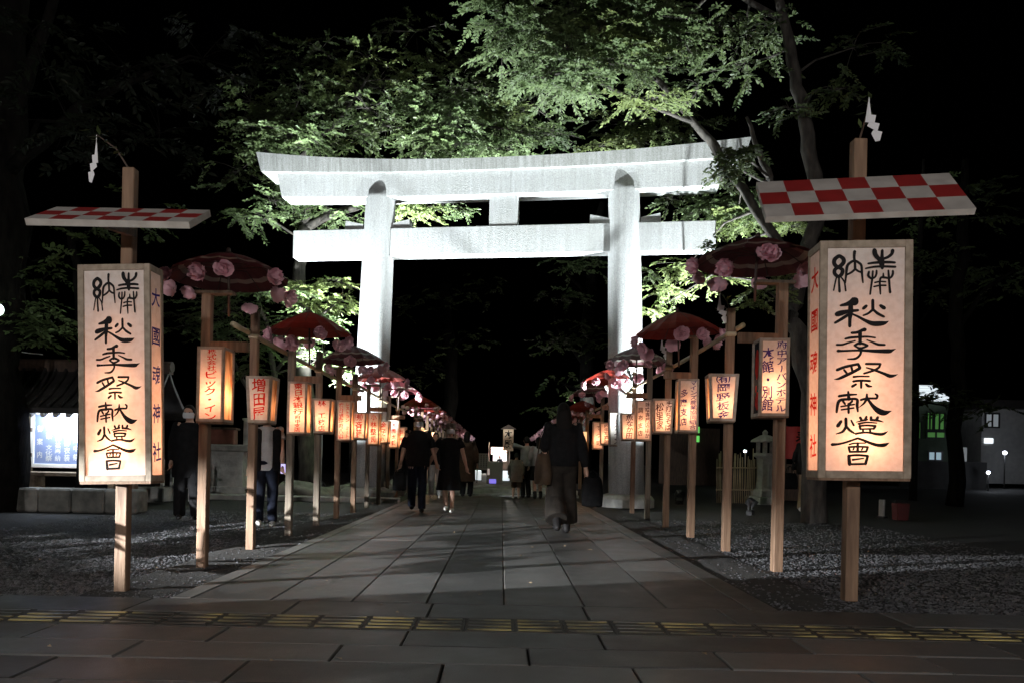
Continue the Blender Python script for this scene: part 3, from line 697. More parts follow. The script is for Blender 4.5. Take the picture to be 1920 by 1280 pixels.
# ---- lanterns
def lantern(x, y, zb, wt, wb, h, dt, ds, texts, ink, label, power, side, sides='drawn', rz=0):
    """square paper lantern; wt / wb widths at top and bottom, depth dt at the top"""
    t = empty('paper_lantern', (x, y, zb), rz, label, 'paper lantern', 'paper lanterns on the posts')
    fw = .018 * (wt / .25); f2 = fw * .7
    k = wb / wt
    def corner(sx, sy, z, ins=0):
        q = k + (1-k) * z / h
        return Vector((sx*(wt/2 - ins)*q, sy*(dt/2 - ins)*q, z))
    b = BM()
    def bar(p0, p1, r):
        d = (p1 - p0).normalized(); a, c = frame_of(d); vs = []
        for p in (p0, p1):
            for s1, s2 in ((-1, -1), (1, -1), (1, 1), (-1, 1)): vs.append(b.verts.new(p + a*r*s1 + c*r*s2))
        for f in ((0,1,5,4), (1,2,6,5), (2,3,7,6), (3,0,4,7), (3,2,1,0), (4,5,6,7)): b.faces.new([vs[i] for i in f])
    for sx in (-1, 1):
        for sy in (-1, 1): bar(corner(sx, sy, 0, f2*.9), corner(sx, sy, h, f2*.9), f2)
    for z in (f2, h - f2):
        for sy in (-1, 1): bar(corner(-1, sy, z, f2*.85), corner(1, sy, z, f2*.85), f2*.95)
        for sx in (-1, 1): bar(corner(sx, -1, z, f2*.85), corner(sx, 1, z, f2*.85), f2*.95)
    bmesh.ops.recalc_face_normals(b, faces=b.faces)
    fin('lantern_frame', b, M['frame_pale'], t)
    ins = f2 * 1.1
    for nm, ax, sg in (('front', 'y', -1), ('back', 'y', 1), ('left', 'x', -1), ('right', 'x', 1)):
        V = []; nx, nz = 4, 8
        for j in range(nz + 1):
            for i in range(nx + 1):
                z = f2 + (h - 2*f2) * j / nz; u = 2*i/nx - 1
                q = k + (1-k) * z / h
                V.append((u*(wt/2 - ins)*q, sg*(dt/2 - ins)*q, z) if ax == 'y' else (sg*(wt/2 - ins)*q, u*(dt/2 - ins)*q, z))
        Fc = [(j*(nx+1)+i, j*(nx+1)+i+1, (j+1)*(nx+1)+i+1, (j+1)*(nx+1)+i) for j in range(nz) for i in range(nx)]
        o = np_obj('paper_panel', V, Fc, M['paper'] if ax == 'y' or sides == 'plain' else (M['paper_dark'] if sides == 'dark' else M['paper_drawn']), t)
    b = BM(); box(b, (0, 0, -.008), (wb*1.0, dt*k*1.0, .016)); fin('base_board', b, M['wood'], t)
    V, Fc = [], []
    for (s, xc, zt, zb2, wd) in texts:
        brush_column(V, Fc, s, xc*wt, h*zt, h*zb2, wd*wt, 0)
    V2 = []
    for p in V:
        q = k + (1-k) * p[2] / h; V2.append((p[0]*q, -(dt/2 - ins)*q - .004, p[2]))
    np_obj('brush_writing', V2, Fc, ink, t)
    if sides == 'dark':
        V, Fc = [], []
        for (yc, zc, ry, rz_) in ((.0, .68, .22, .20), (.05, .36, .10, .05), (-.12, .20, .26, .12)):
            kk = len(V); n = 14
            for a in range(n): V.append((-(wt/2 - ins)-.004, dt*(yc + ry*cos(2*pi*a/n)*(1+.2*sin(3*a))), h*(zc + rz_*sin(2*pi*a/n))))
            Fc.append(tuple(range(kk, kk+n)))
        np_obj('painted_figure', V, Fc, M['red_ink'], t)
    if power: lamp('lantern_light', 'POINT', (0, .03, h*.36), power, WARM, .04, t)
    return t
# ---- umbrellas with paper flowers
def petal_flower(seed, name='paper_flower'):
    """crumpled paper blossom opening towards +z"""
    b = BM(); r = random.Random(seed)
    for ly, (n, rr, lift, tilt) in enumerate(((5, .098, -.012, .35), (5, .084, .004, .85), (4, .060, .016, 1.25))):
        for i in range(n):
            a = 2*pi*i/n + ly*.6 + r.uniform(-.2, .2); ca, sa = cos(a), sin(a)
            tl = tilt + r.uniform(-.15, .2); k_ = r.uniform(.85, 1.12)
            grid = []
            for j in range(5):
                row = []
                for k in range(7):
                    u = j/4; v = (k/6 - .5)*2
                    wid = .066 * sin(pi*min(u*.66 + .10, 1)) * (rr/.085) * k_
                    edge = 1 - .16*u*abs(v)**3 - (.05*u if k == 3 else 0)
                    rad = .006 + rr*k_*u*cos(tl*u)*edge; z = lift + rr*k_*u*sin(tl*u)*edge + .022*v*v*u + .010*sin(v*7 + i*2 + u*4)*u + r.uniform(-.004, .004)*u
                    x, y = rad, v*wid
                    row.append(b.verts.new((x*ca - y*sa, x*sa + y*ca, z)))
                grid.append(row)
            for j in range(4):
                for k in range(6): b.faces.new((grid[j][k], grid[j][k+1], grid[j+1][k+1], grid[j+1][k]))
    me = bpy.data.meshes.new(name); b.to_mesh(me); b.free(); me.materials.append(M['petal'])
    for p in me.polygons: p.use_smooth = True
    return me
FLOWERS = [petal_flower(q) for q in (3, 8, 21)]
def umbrella_protos():
    out = {}
    ribm = None
    for kind in ('red', 'purple'):
        t = empty('paper_umbrella', (0, 0, 0))
        n = 32; Rr = .53
        prof = [(.012, .255), (.05, .242), (.15, .205), (.28, .148), (.40, .080), (.48, .028), (Rr, -.010)]
        b = BM(); rings = []
        for r, z in prof:
            rings.append([b.verts.new(((r*(1 - .035*(r/Rr)*(k % 2)))*cos(2*pi*k/n), (r*(1 - .035*(r/Rr)*(k % 2)))*sin(2*pi*k/n), z - .010*(k % 2)*(r/Rr))) for k in range(n)])
        for i in range(len(rings)-1):
            for k in range(n): b.faces.new((rings[i][k], rings[i+1][k], rings[i+1][(k+1) % n], rings[i][(k+1) % n]))
        b.faces.new(rings[0])
        fin('canopy', b, M['umb_' + kind], t)
        b = BM(); tube(b, [(0, 0, -.42), (0, 0, .29)], .012, 8); tube(b, [(0, 0, .265), (0, 0, .31)], [.026, .014], 8); tube(b, [(0, 0, .06), (0, 0, .11)], .022, 8)
        fin('shaft', b, M['rib'], t, True)
        for k in range(8):
            a = 2*pi*k/8
            if ribm is None:
                b = BM(); tube(b, [(.015, 0, .255), (.15, 0, .212), (.28, 0, .148), (.40, 0, .075), (.51, 0, -.008)], .0045, 5); tube(b, [(.02, 0, .085), (.28, 0, .144)], .004, 5)
                rb = fin('rib', b, M['rib'], t, True); ribm = rb.data
            else:
                rb = link(bpy.data.objects.new('rib', ribm), t)
            rb.rotation_euler = (0, 0, a)
        fr = random.Random(11)
        for k in range(9):
            a = 2*pi*(k + .3)/9 + fr.uniform(-.22, .22)
            fo = link(bpy.data.objects.new('paper_flower', FLOWERS[(k*2 + (kind == 'red')) % 3]), t)
            rr = .52 + fr.uniform(-.03, .03); fo.location = (rr*cos(a), rr*sin(a), -.075 - fr.choice((0, .03, .11)))
            s_ = fr.uniform(.78, 1.06); fo.scale = (s_, s_, s_)
            # blossoms face outward and a little down
            fo.rotation_euler = (fr.uniform(-.4, .4), R(fr.uniform(70, 125)), a + fr.uniform(-.4, .4))
        out[kind] = t
    return out
UMB = umbrella_protos()
used_umb = set()
def umbrella(kind, x, y, z, sc, rz, tilt, label, flat=1.0):
    if kind in used_umb: o = dup(UMB[kind])
    else: o = UMB[kind]; used_umb.add(kind)
    o.location = (x, y, z); o.scale = (sc, sc, sc*flat); o.rotation_euler = (R(tilt[0]), R(tilt[1]), rz)
    tag(o, label, 'paper umbrella', 'paper umbrellas above the posts')
    return o

LT = {  # text columns: (characters, x centre, top, bottom, width) in fractions of the panel
 'L1': [('株式会社', .02, .97, .68, .36), ('ビック・イン', .0, .68, .01, .52)],
 'L2': [('増田屋', .0, .95, .05, .58)],
 'L3': [('東日本銀行', .03, .97, .37, .52), ('府中支店', .03, .36, .04, .34)],
 'L4': [('林 工務店', .0, .96, .04, .44)],
 'L5': [('レストラン ミート', .22, .95, .07, .28), ('宿日諸荘府八山', -.2, .93, .05, .34)],
 'L6': [('㈲斉藤', .0, .96, .05, .5)],
 'L7': [('小林整司', .0, .96, .06, .5)],
 'L8': [('金子司', .0, .93, .08, .5)], 'L9': [('大國太鼓', .0, .93, .08, .42)], 'L10': [('中屋', .0, .9, .1, .5)],
 'R1': [('府中アーバンホテル', .24, .96, .05, .38), ('本館・別館', -.2, .88, .06, .42)],
 'R2': [('㈲岡野板金', .0, .98, .04, .52)],
 'R3': [('マインズ農業協同組合', .24, .97, .05, .34), ('多磨支店', -.22, .82, .1, .36)],
 'R4': [('手打ちそば', .26, .97, .08, .32), ('松里家', -.18, .88, .1, .4)],
 'R5': [('味噌専門店ほか', .24, .95, .06, .3), ('調布支店', -.2, .84, .08, .34)],
 'R6': [('魚なか田', .06, .95, .05, .46)], 'R7': [('ピクイン', .05, .85, .05, .5)],
 'R8': [('府中写真館', .05, .93, .05, .44)], 'R9': [('てつ司', .05, .9, .08, .44)],
}
LDESC = {1: 'tall straight lantern with two sizes of red writing', 2: 'dimly lit tapered lantern with three large red characters', 3: 'tall straight lantern with one red column of nine characters',
         4: 'short tapered lantern with a red column and brown sides', 5: 'tall straight lantern with two crowded red columns', 6: 'short tapered lantern with three sparse red characters',
         7: 'short tapered lantern with four red characters', 8: 'short lantern with three faint red characters', 9: 'tall straight lantern half seen before the walking couple', 10: 'lantern behind the shoulder of the man in the cap'}
RDESC = {1: 'tall lantern with violet writing and a black painted side', 2: 'tapered lantern with one violet column and a lit side', 3: 'tall straight lantern with two violet columns',
         4: 'short tapered lantern with two dark columns', 5: 'tall straight lantern with two thin dark columns', 6: 'short tapered lantern with a round last character',
         7: 'tall straight lantern with bold angular dark characters', 8: 'small lantern with five dark characters', 9: 'farthest small lantern with three dark characters'}
for k, y in enumerate(LEFT):
    n = k + 1; even = n % 2 == 0
    h = 2.56 - (.0 if k < 3 else .04) if even else 2.47
    post(-2.7 + rnd.uniform(-.02, .02), y, h, 1, even, -1, f'{ORD[k]} wooden post from the front in the left row, ' + ('carrying the bamboo rail' if even else 'under a flowered umbrella'))
    tx = LT[f'L{n}']
    if not even: lantern(-2.55, y - .12, 1.285 - .006*k, .236, .236, .65, .25, .25, tx, M['red_ink'], LDESC[n] + f', {ORD[k]} in the left row', 7.4, -1)
    else: lantern(-2.575, y - .12, 1.35 - .005*k, .275, .225, .49, .28, .25, tx, M['red_ink'], LDESC[n] + f', {ORD[k]} in the left row', 1.4 if n == 2 else 7, -1)  # second lantern gets a weak added bulb that lifts its paper
SR = 1.12
for k, y in enumerate(RIGHT):
    n = k + 1; even = n % 2 == 0
    h = 2.86 if even else 2.80
    post(2.7 + rnd.uniform(-.02, .02), y, h, SR, even, 1, f'{ORD[k]} wooden post from the front in the right row, ' + ('carrying the bamboo rail' if even else 'under a flowered umbrella'))
    tx = LT[f'R{n}']; ink = M['violet_ink'] if n <= 3 else M['dark_ink']
    if not even: lantern(2.56, y - .13, 1.47 - .015*k, .275, .275, .73, .27, .27, tx, ink, RDESC[n] + f', {ORD[k]} in the right row', 8.2, 1, 'dark' if n == 1 else 'drawn', R(-4))
    else: lantern(2.57, y - .13, 1.52 - .012*k, .335, .275, .545, .33, .3, tx, ink, RDESC[n] + f', {ORD[k]} in the right row', 8.2, 1, 'drawn', R(-7))
n_u = 0
for k in range(0, 10, 2):
    kind = 'purple' if (k // 2) % 2 == 0 else 'red'
    umbrella(kind, -2.50 + .02*(k > 0), LEFT[k], 2.60 if k == 0 else 2.575, 1.0, rnd.uniform(0, 6), (rnd.uniform(-3, 3), rnd.uniform(-4, 4)),
             f'{"maroon" if kind == "purple" else "red"} umbrella with pink paper flowers over the {ORD[k]} post of the left row', .85 if k == 0 else 1)
for k in range(0, 9, 2):
    kind = 'purple' if (k // 2) % 2 == 0 else 'red'
    umbrella(kind, 2.45, RIGHT[k], 2.98 if k == 0 else 2.84, 1.14, rnd.uniform(0, 6), (rnd.uniform(-3, 3), rnd.uniform(-3, 4)),
             f'{"maroon" if kind == "purple" else "red"} umbrella with pink paper flowers over the {ORD[k]} post of the right row', .8 if k == 0 else 1)
# bamboo rails lashed from post to post
def rail(pts, label):
    b = BM(); pts = [Vector(p) for p in pts]; n = 24; q = []
    for i in range(n + 1):
        t = i / n; q.append(pts[0].lerp(pts[1], t) + Vector((0, 0, -.03*sin(pi*t))))
    tube(b, q, [.028 if i % 3 else .031 for i in range(n + 1)], 8)
    o = fin('bamboo_rail', b, M['bamboo'], None, True)
    return tag(o, label, 'bamboo rail', 'bamboo rails along the posts')
rail([(-2.77, LEFT[1] - .5, 2.33), (-2.76, 14.6, 2.30)], 'near bamboo rail sloping away behind the lanterns of the left row')
rail([(-2.74, 14.0, 2.36), (-2.72, 21.0, 2.32)], 'far bamboo rail of the left row ending near the couple')
rail([(2.77, RIGHT[1] - .25, 2.62), (2.76, 16.0, 2.59)], 'near bamboo rail above the lanterns of the right row')
rail([(2.74, 15.4, 2.54), (2.72, 25.0, 2.56)], 'far bamboo rail of the right row ending behind the dark haired walker')
for j, k in enumerate((1, 3, 5, 7)):
    y = RIGHT[k]; s = empty('paper_streamer', (2.56, y - .02, 3.04), 0, f'white zigzag paper streamer beside the {ORD[k]} post of the right row', 'paper streamer', 'zigzag paper streamers')
    b = BM(); shide_mesh(b, .36, 1); fin('zigzag_paper', b, M['shide'], s); twig(s, (.14, .02, -.26), (0, 0, .01), 10)
for j, k in enumerate((1, 3, 5)):
    y = LEFT[k]; s = empty('paper_streamer', (-2.64, y - .02, 2.62), 0, f'small white paper streamer beside the {ORD[k]} post of the left row', 'paper streamer', 'zigzag paper streamers')
    b = BM(); shide_mesh(b, .16, 1); fin('zigzag_paper', b, M['shide'], s); twig(s, (-.06, .02, -.14), (0, 0, .01), 6)

def pole_spot(x, y, h, target, watts, size, label):
    t = empty('pole_spotlight', (x, y, -.03), 0, label, 'spotlight', 'spotlights on poles beyond the gate')
    b = BM(); tube(b, [(0, 0, 0), (0, 0, h - .08)], .03, 8); fin('pole', b, M['iron'], t, True)
    b = BM(); box(b, (0, -.1, h), (.2, .22, .16), bev=.02); fin('housing', b, M['iron'], t)
    d = (Vector(target) - Vector((x, y, h))).normalized()
    lamp('spot_lamp', 'SPOT', Vector((x, y, h)) + d*.25, watts, COOL, .05, None, target, size, .5)
pole_spot(-4.3, 21.0, 3.3, (-2.4, 26.5, 2.5), 3000, R(50), 'white spotlight on a pole behind the left row beyond the gate')
pole_spot(4.5, 29.5, 3.5, (2.4, 41, 2.5), 9000, R(36), 'white spotlight on a pole behind the right row beyond the gate')
# far rows beyond the gate: only umbrellas and lanterns can be made out
def far_umbrella_mesh(kind):
    b = BM(); n = 16
    prof = [(.02, .27), (.28, .158), (.53, -.01)]; rg = [[b.verts.new((r*cos(2*pi*k/n), r*sin(2*pi*k/n), z)) for k in range(n)] for r, z in prof]
    for i in range(2):
        for k in range(n): b.faces.new((rg[i][k], rg[i+1][k], rg[i+1][(k+1) % n], rg[i][(k+1) % n]))
    tube(b, [(0, 0, -.4), (0, 0, .3)], .012, 5)
    for k in range(11):
        a = 2*pi*k/11; ball(b, (.54*cos(a), .54*sin(a), -.09 - (k % 3)*.07), (.075, .075, .06), 7, 5, rx=a, mi=1)
    me = bpy.data.meshes.new('paper_umbrella'); b.to_mesh(me); b.free(); me.materials.append(M['umb_' + kind]); me.materials.append(M['petal'])
    return me
FARU = {k: far_umbrella_mesh(k) for k in ('red', 'purple')}
b = BM(); box(b, (0, 0, 0), (.24, .24, .6)); LM = bpy.data.meshes.new('paper_lantern'); b.to_mesh(LM); b.free(); LM.materials.append(emit('lit_paper', (1, .55, .25), 1.3))
b = BM(); box(b, (0, 0, 1.25), (.10, .10, 2.5)); PM = bpy.data.meshes.new('wooden_post'); b.to_mesh(PM); b.free(); PM.materials.append(M['wood'])
i = 0
for side in (-1, 1):
    sn = 'left' if side < 0 else 'right'
    for j in range(18):
        y = 22.4 + j*1.75 + (0 if side < 0 else .4); x = side * 2.62
        o = link(bpy.data.objects.new('wooden_post', PM)); o.location = (x, y, .1); tag(o, f'distant wooden post beyond the gate in the {sn} row', 'post', 'distant posts of the ' + sn + ' row')
        o = link(bpy.data.objects.new('paper_umbrella', FARU[('red', 'purple')[j % 2]])); o.location = (x - side*.15, y, 2.62); o.rotation_euler = (rnd.uniform(-.1, .1), 0, j)
        tag(o, f'distant {"red" if j % 2 == 0 else "maroon"} flowered umbrella beyond the gate in the {sn} row', 'paper umbrella', f'distant umbrellas of the {sn} row')
        if j > 2: continue
        o = link(bpy.data.objects.new('paper_lantern', LM)); o.location = (x - side*.15, y - .12, 1.62); tag(o, f'distant glowing lantern beyond the gate in the {sn} row', 'paper lantern', f'distant lanterns of the {sn} row')
# ------------------------------------------------------------------ trees
def leaf_mass(clusters, size, seed, droop=.25):
    """leaves on sprays: returns verts, faces, per-face material index and twig polylines"""
    r = np.random.RandomState(seed); V, Fc, MI, TW = [], [], [], []
    for (c, rad, n, mi) in clusters:
        c = np.array(c); rad = np.array(rad)
        for _ in range(n):
            q = r.normal(size=3); q /= np.linalg.norm(q); p = c + q * rad * r.rand()**.45 * np.array([1, 1, 1])
            out = (p - c) / (rad + 1e-6); a = r.rand() * 6.283
            d = np.array([cos(a), sin(a), 0]) * .8 + np.array([out[0], out[1], 0]) * .7
            d[2] = r.uniform(-.30, .18); d /= np.linalg.norm(d)
            L = r.uniform(.30, .75) * min(1.2, rad[0] + .35); m = int(L / (size * .36))
            side = np.cross(d, [0, 0, 1]); side /= np.linalg.norm(side) + 1e-9
            roll = r.normal() * .3
            up = np.cross(side, d); up = up * cos(roll) + side * sin(roll); side = np.cross(d, up)
            poly = []
            for i in range(m + 1):
                t = i / max(m, 1); b = p + d * L * t; b = b + np.array([0, 0, -droop * L * t * t]); poly.append(b)
                for s in ((-1, 1) if i < m else (0,)):
                    if r.rand() < .12: continue
                    ld = d * .65 + side * s * .8 + np.array([0, 0, r.uniform(-.45, .15)]) + r.normal(size=3) * .16; ld /= np.linalg.norm(ld)
                    ls = np.cross(ld, up + r.normal(size=3) * .38); ls /= np.linalg.norm(ls) + 1e-9
                    l = size * r.uniform(.5, 1.3); wd = l * .24; k = len(V); nn = np.cross(ls, ld)
                    V += [b, b + ld*l*.38 + ls*wd + nn*l*.05, b + ld*l*.75 + ls*wd*.65 + nn*l*.02, b + ld*l - nn*l*.08, b + ld*l*.75 - ls*wd*.65 + nn*l*.02, b + ld*l*.38 - ls*wd + nn*l*.05]
                    Fc += [(k, k+1, k+2, k+3), (k, k+3, k+4, k+5)]; MI += [mi, mi]
            TW.append(poly)
    return V, Fc, MI, TW
def tree(name, label, base, limbs, clusters, leafmats, size=.12, seed=1, branch_r=.035, droop=.25, bark='bark'):
    """limbs: list of (points, radii) world coords; clusters: (centre, radii, n, mat index)"""
    base = Vector(base); t = empty(name, base, 0, label, name, None)
    off = -base
    b = BM(); nodes = []
    for pts, rr in limbs:
        pts = [Vector(p) for p in pts]
        # resample with small wander so the limbs look grown
        q, qr = [], []
        for i in range(len(pts) - 1):
            for s in range(4):
                u = s/4; j = .0 if (s == 0) else rr[i] * .35
                q.append(pts[i].lerp(pts[i+1], u) + Vector((rnd.uniform(-j, j), rnd.uniform(-j, j), 0))); qr.append(rr[i]*(1-u) + rr[i+1]*u)
        q.append(pts[-1]); qr.append(rr[-1])
        tube(b, [p + off for p in q], [r*rnd.uniform(.92, 1.08) for r in qr], 9)
        nodes += list(zip(q, qr))
    V, Fc, MI, TW = leaf_mass(clusters, size, seed, droop)
    for (c, rad, n, mi) in clusters:
        c = Vector(c); cand = [(p, r) for p, r in nodes if p.z < c.z + .3]
        if not cand: cand = nodes
        p, r = min(cand, key=lambda a: (a[0] - c).length)
        mid = p.lerp(c, .5) + Vector((rnd.uniform(-.2, .2), rnd.uniform(-.2, .2), .12*(c-p).length))
        r0 = min(r*.6, branch_r)
        tube(b, [p + off, p.lerp(mid, .5) + off, mid + off, mid.lerp(c, .6) + off, c + off], [r0, r0*.85, r0*.65, r0*.45, r0*.3], 6, cap=False)
        nodes += [(mid, r0*.7), (c, r0*.4)]
    ti = 0; cnt = 0
    for (c, rad, n, mi) in clusters:
        for k in range(n):
            poly = TW[ti]; ti += 1
            if k % 2 == 0:
                c_ = Vector(c); p0 = Vector(poly[0])
                tube(b, [c_ + off, c_.lerp(p0, .55) + Vector((0, 0, .03)) + off, p0 + off, Vector(poly[-1]) + off], [.011, .008, .006, .003], 3, cap=False)
    fin('trunk', b, M[bark], t, True)
    bo = np.array(base)
    if V:
        o = np_obj('crown', [v - bo for v in V], Fc, leafmats, t, False, MI)
    return t
def C(px, py, d, rx, ry, rz, n, mi=0): return (tuple(P(px, py, d)), (rx, ry, rz), n, mi)
GL = [M['leaf'], M['leaf_yellow'], M['leaf_dark']]
# broadleaf behind the left half of the gate
p0 = P(575, 935, 20.6); p0.z = -.03
tree('tree', 'broad tree behind the left end of the gate with a pale forked limb', p0,
     [([p0, P(568, 700, 20.6), P(560, 520, 20.6), P(572, 428, 20.5)], [.26, .22, .19, .17]),
      ([P(572, 428, 20.5), P(580, 385, 20.4), P(560, 300, 20.4), P(540, 240, 20.5)], [.11, .09, .075, .05]),
      ([P(572, 428, 20.5), P(630, 400, 20.4), P(700, 380, 20.6), P(790, 300, 20.8), P(830, 220, 20.6), P(930, 240, 21.2), P(1010, 255, 21.6)], [.12, .10, .08, .06, .05, .035, .02]),
      ([P(560, 300, 20.4), P(640, 220, 20.7), P(700, 130, 21)], [.07, .05, .025])],
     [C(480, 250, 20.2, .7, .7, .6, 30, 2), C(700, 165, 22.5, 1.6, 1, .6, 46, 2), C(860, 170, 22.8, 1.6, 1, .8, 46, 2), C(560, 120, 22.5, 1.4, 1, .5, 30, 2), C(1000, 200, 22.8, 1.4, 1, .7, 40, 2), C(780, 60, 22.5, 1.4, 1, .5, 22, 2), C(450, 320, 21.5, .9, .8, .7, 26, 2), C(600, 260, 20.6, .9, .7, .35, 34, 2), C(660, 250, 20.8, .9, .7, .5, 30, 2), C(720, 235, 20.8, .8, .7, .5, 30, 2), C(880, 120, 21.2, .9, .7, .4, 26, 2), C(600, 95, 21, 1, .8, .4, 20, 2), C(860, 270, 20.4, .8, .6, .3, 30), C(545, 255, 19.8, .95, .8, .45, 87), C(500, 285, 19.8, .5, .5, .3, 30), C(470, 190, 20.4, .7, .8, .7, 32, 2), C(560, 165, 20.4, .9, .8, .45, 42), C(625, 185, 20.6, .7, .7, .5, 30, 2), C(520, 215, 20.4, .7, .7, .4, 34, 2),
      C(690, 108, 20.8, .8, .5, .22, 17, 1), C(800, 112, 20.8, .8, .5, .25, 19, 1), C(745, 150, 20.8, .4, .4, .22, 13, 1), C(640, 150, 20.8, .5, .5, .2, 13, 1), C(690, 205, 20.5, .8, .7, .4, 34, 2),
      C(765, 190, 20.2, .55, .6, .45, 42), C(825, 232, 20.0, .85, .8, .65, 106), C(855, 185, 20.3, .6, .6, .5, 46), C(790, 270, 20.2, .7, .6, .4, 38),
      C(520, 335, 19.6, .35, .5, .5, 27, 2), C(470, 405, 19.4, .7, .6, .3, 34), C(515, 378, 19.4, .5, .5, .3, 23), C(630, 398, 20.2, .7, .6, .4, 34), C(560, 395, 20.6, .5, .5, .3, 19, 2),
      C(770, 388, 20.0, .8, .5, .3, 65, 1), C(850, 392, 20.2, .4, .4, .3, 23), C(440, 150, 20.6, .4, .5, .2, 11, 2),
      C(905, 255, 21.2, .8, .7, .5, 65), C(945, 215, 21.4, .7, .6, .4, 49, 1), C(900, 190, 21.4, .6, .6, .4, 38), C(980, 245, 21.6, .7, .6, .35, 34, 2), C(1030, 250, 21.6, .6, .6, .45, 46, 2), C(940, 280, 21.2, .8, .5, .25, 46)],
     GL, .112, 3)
# low spreading tree behind the left row of posts
p0 = P(505, 930, 20.8); p0.z = -.03
tree('tree', 'low spreading tree behind the umbrellas of the left row', p0,
     [([p0, P(500, 800, 20.6), P(515, 700, 20.4), P(500, 600, 20.2)], [.13, .11, .09, .05]), ([P(515, 700, 20.4), P(580, 610, 20.4), P(640, 560, 20.6)], [.06, .045, .02]), ([P(500, 800, 20.6), P(440, 680, 20.2), P(390, 590, 20)], [.06, .05, .02])],
     [C(425, 585, 19.6, 0.84, 0.66, 0.42, 51), C(485, 545, 19.6, 0.96, 0.66, 0.36, 57), C(555, 540, 20, 0.84, 0.55, 0.26, 39, 1), C(625, 565, 20.6, 0.72, 0.55, 0.26, 36, 1), C(440, 640, 19.6, 0.72, 0.55, 0.36, 39), C(525, 635, 19.8, 0.84, 0.55, 0.36, 45),
      C(600, 675, 20, 0.54, 0.44, 0.36, 30), C(575, 600, 20, 0.72, 0.55, 0.30, 33), C(350, 610, 19.2, 0.60, 0.55, 0.36, 20, 2), C(395, 525, 19.6, 0.60, 0.55, 0.30, 18, 2), C(640, 530, 20.6, 0.60, 0.44, 0.14, 15, 1), C(470, 690, 19.8, 0.60, 0.44, 0.36, 21, 2), C(650, 700, 20.2, 0.36, 0.33, 0.30, 15)],
     GL, .115, 7)
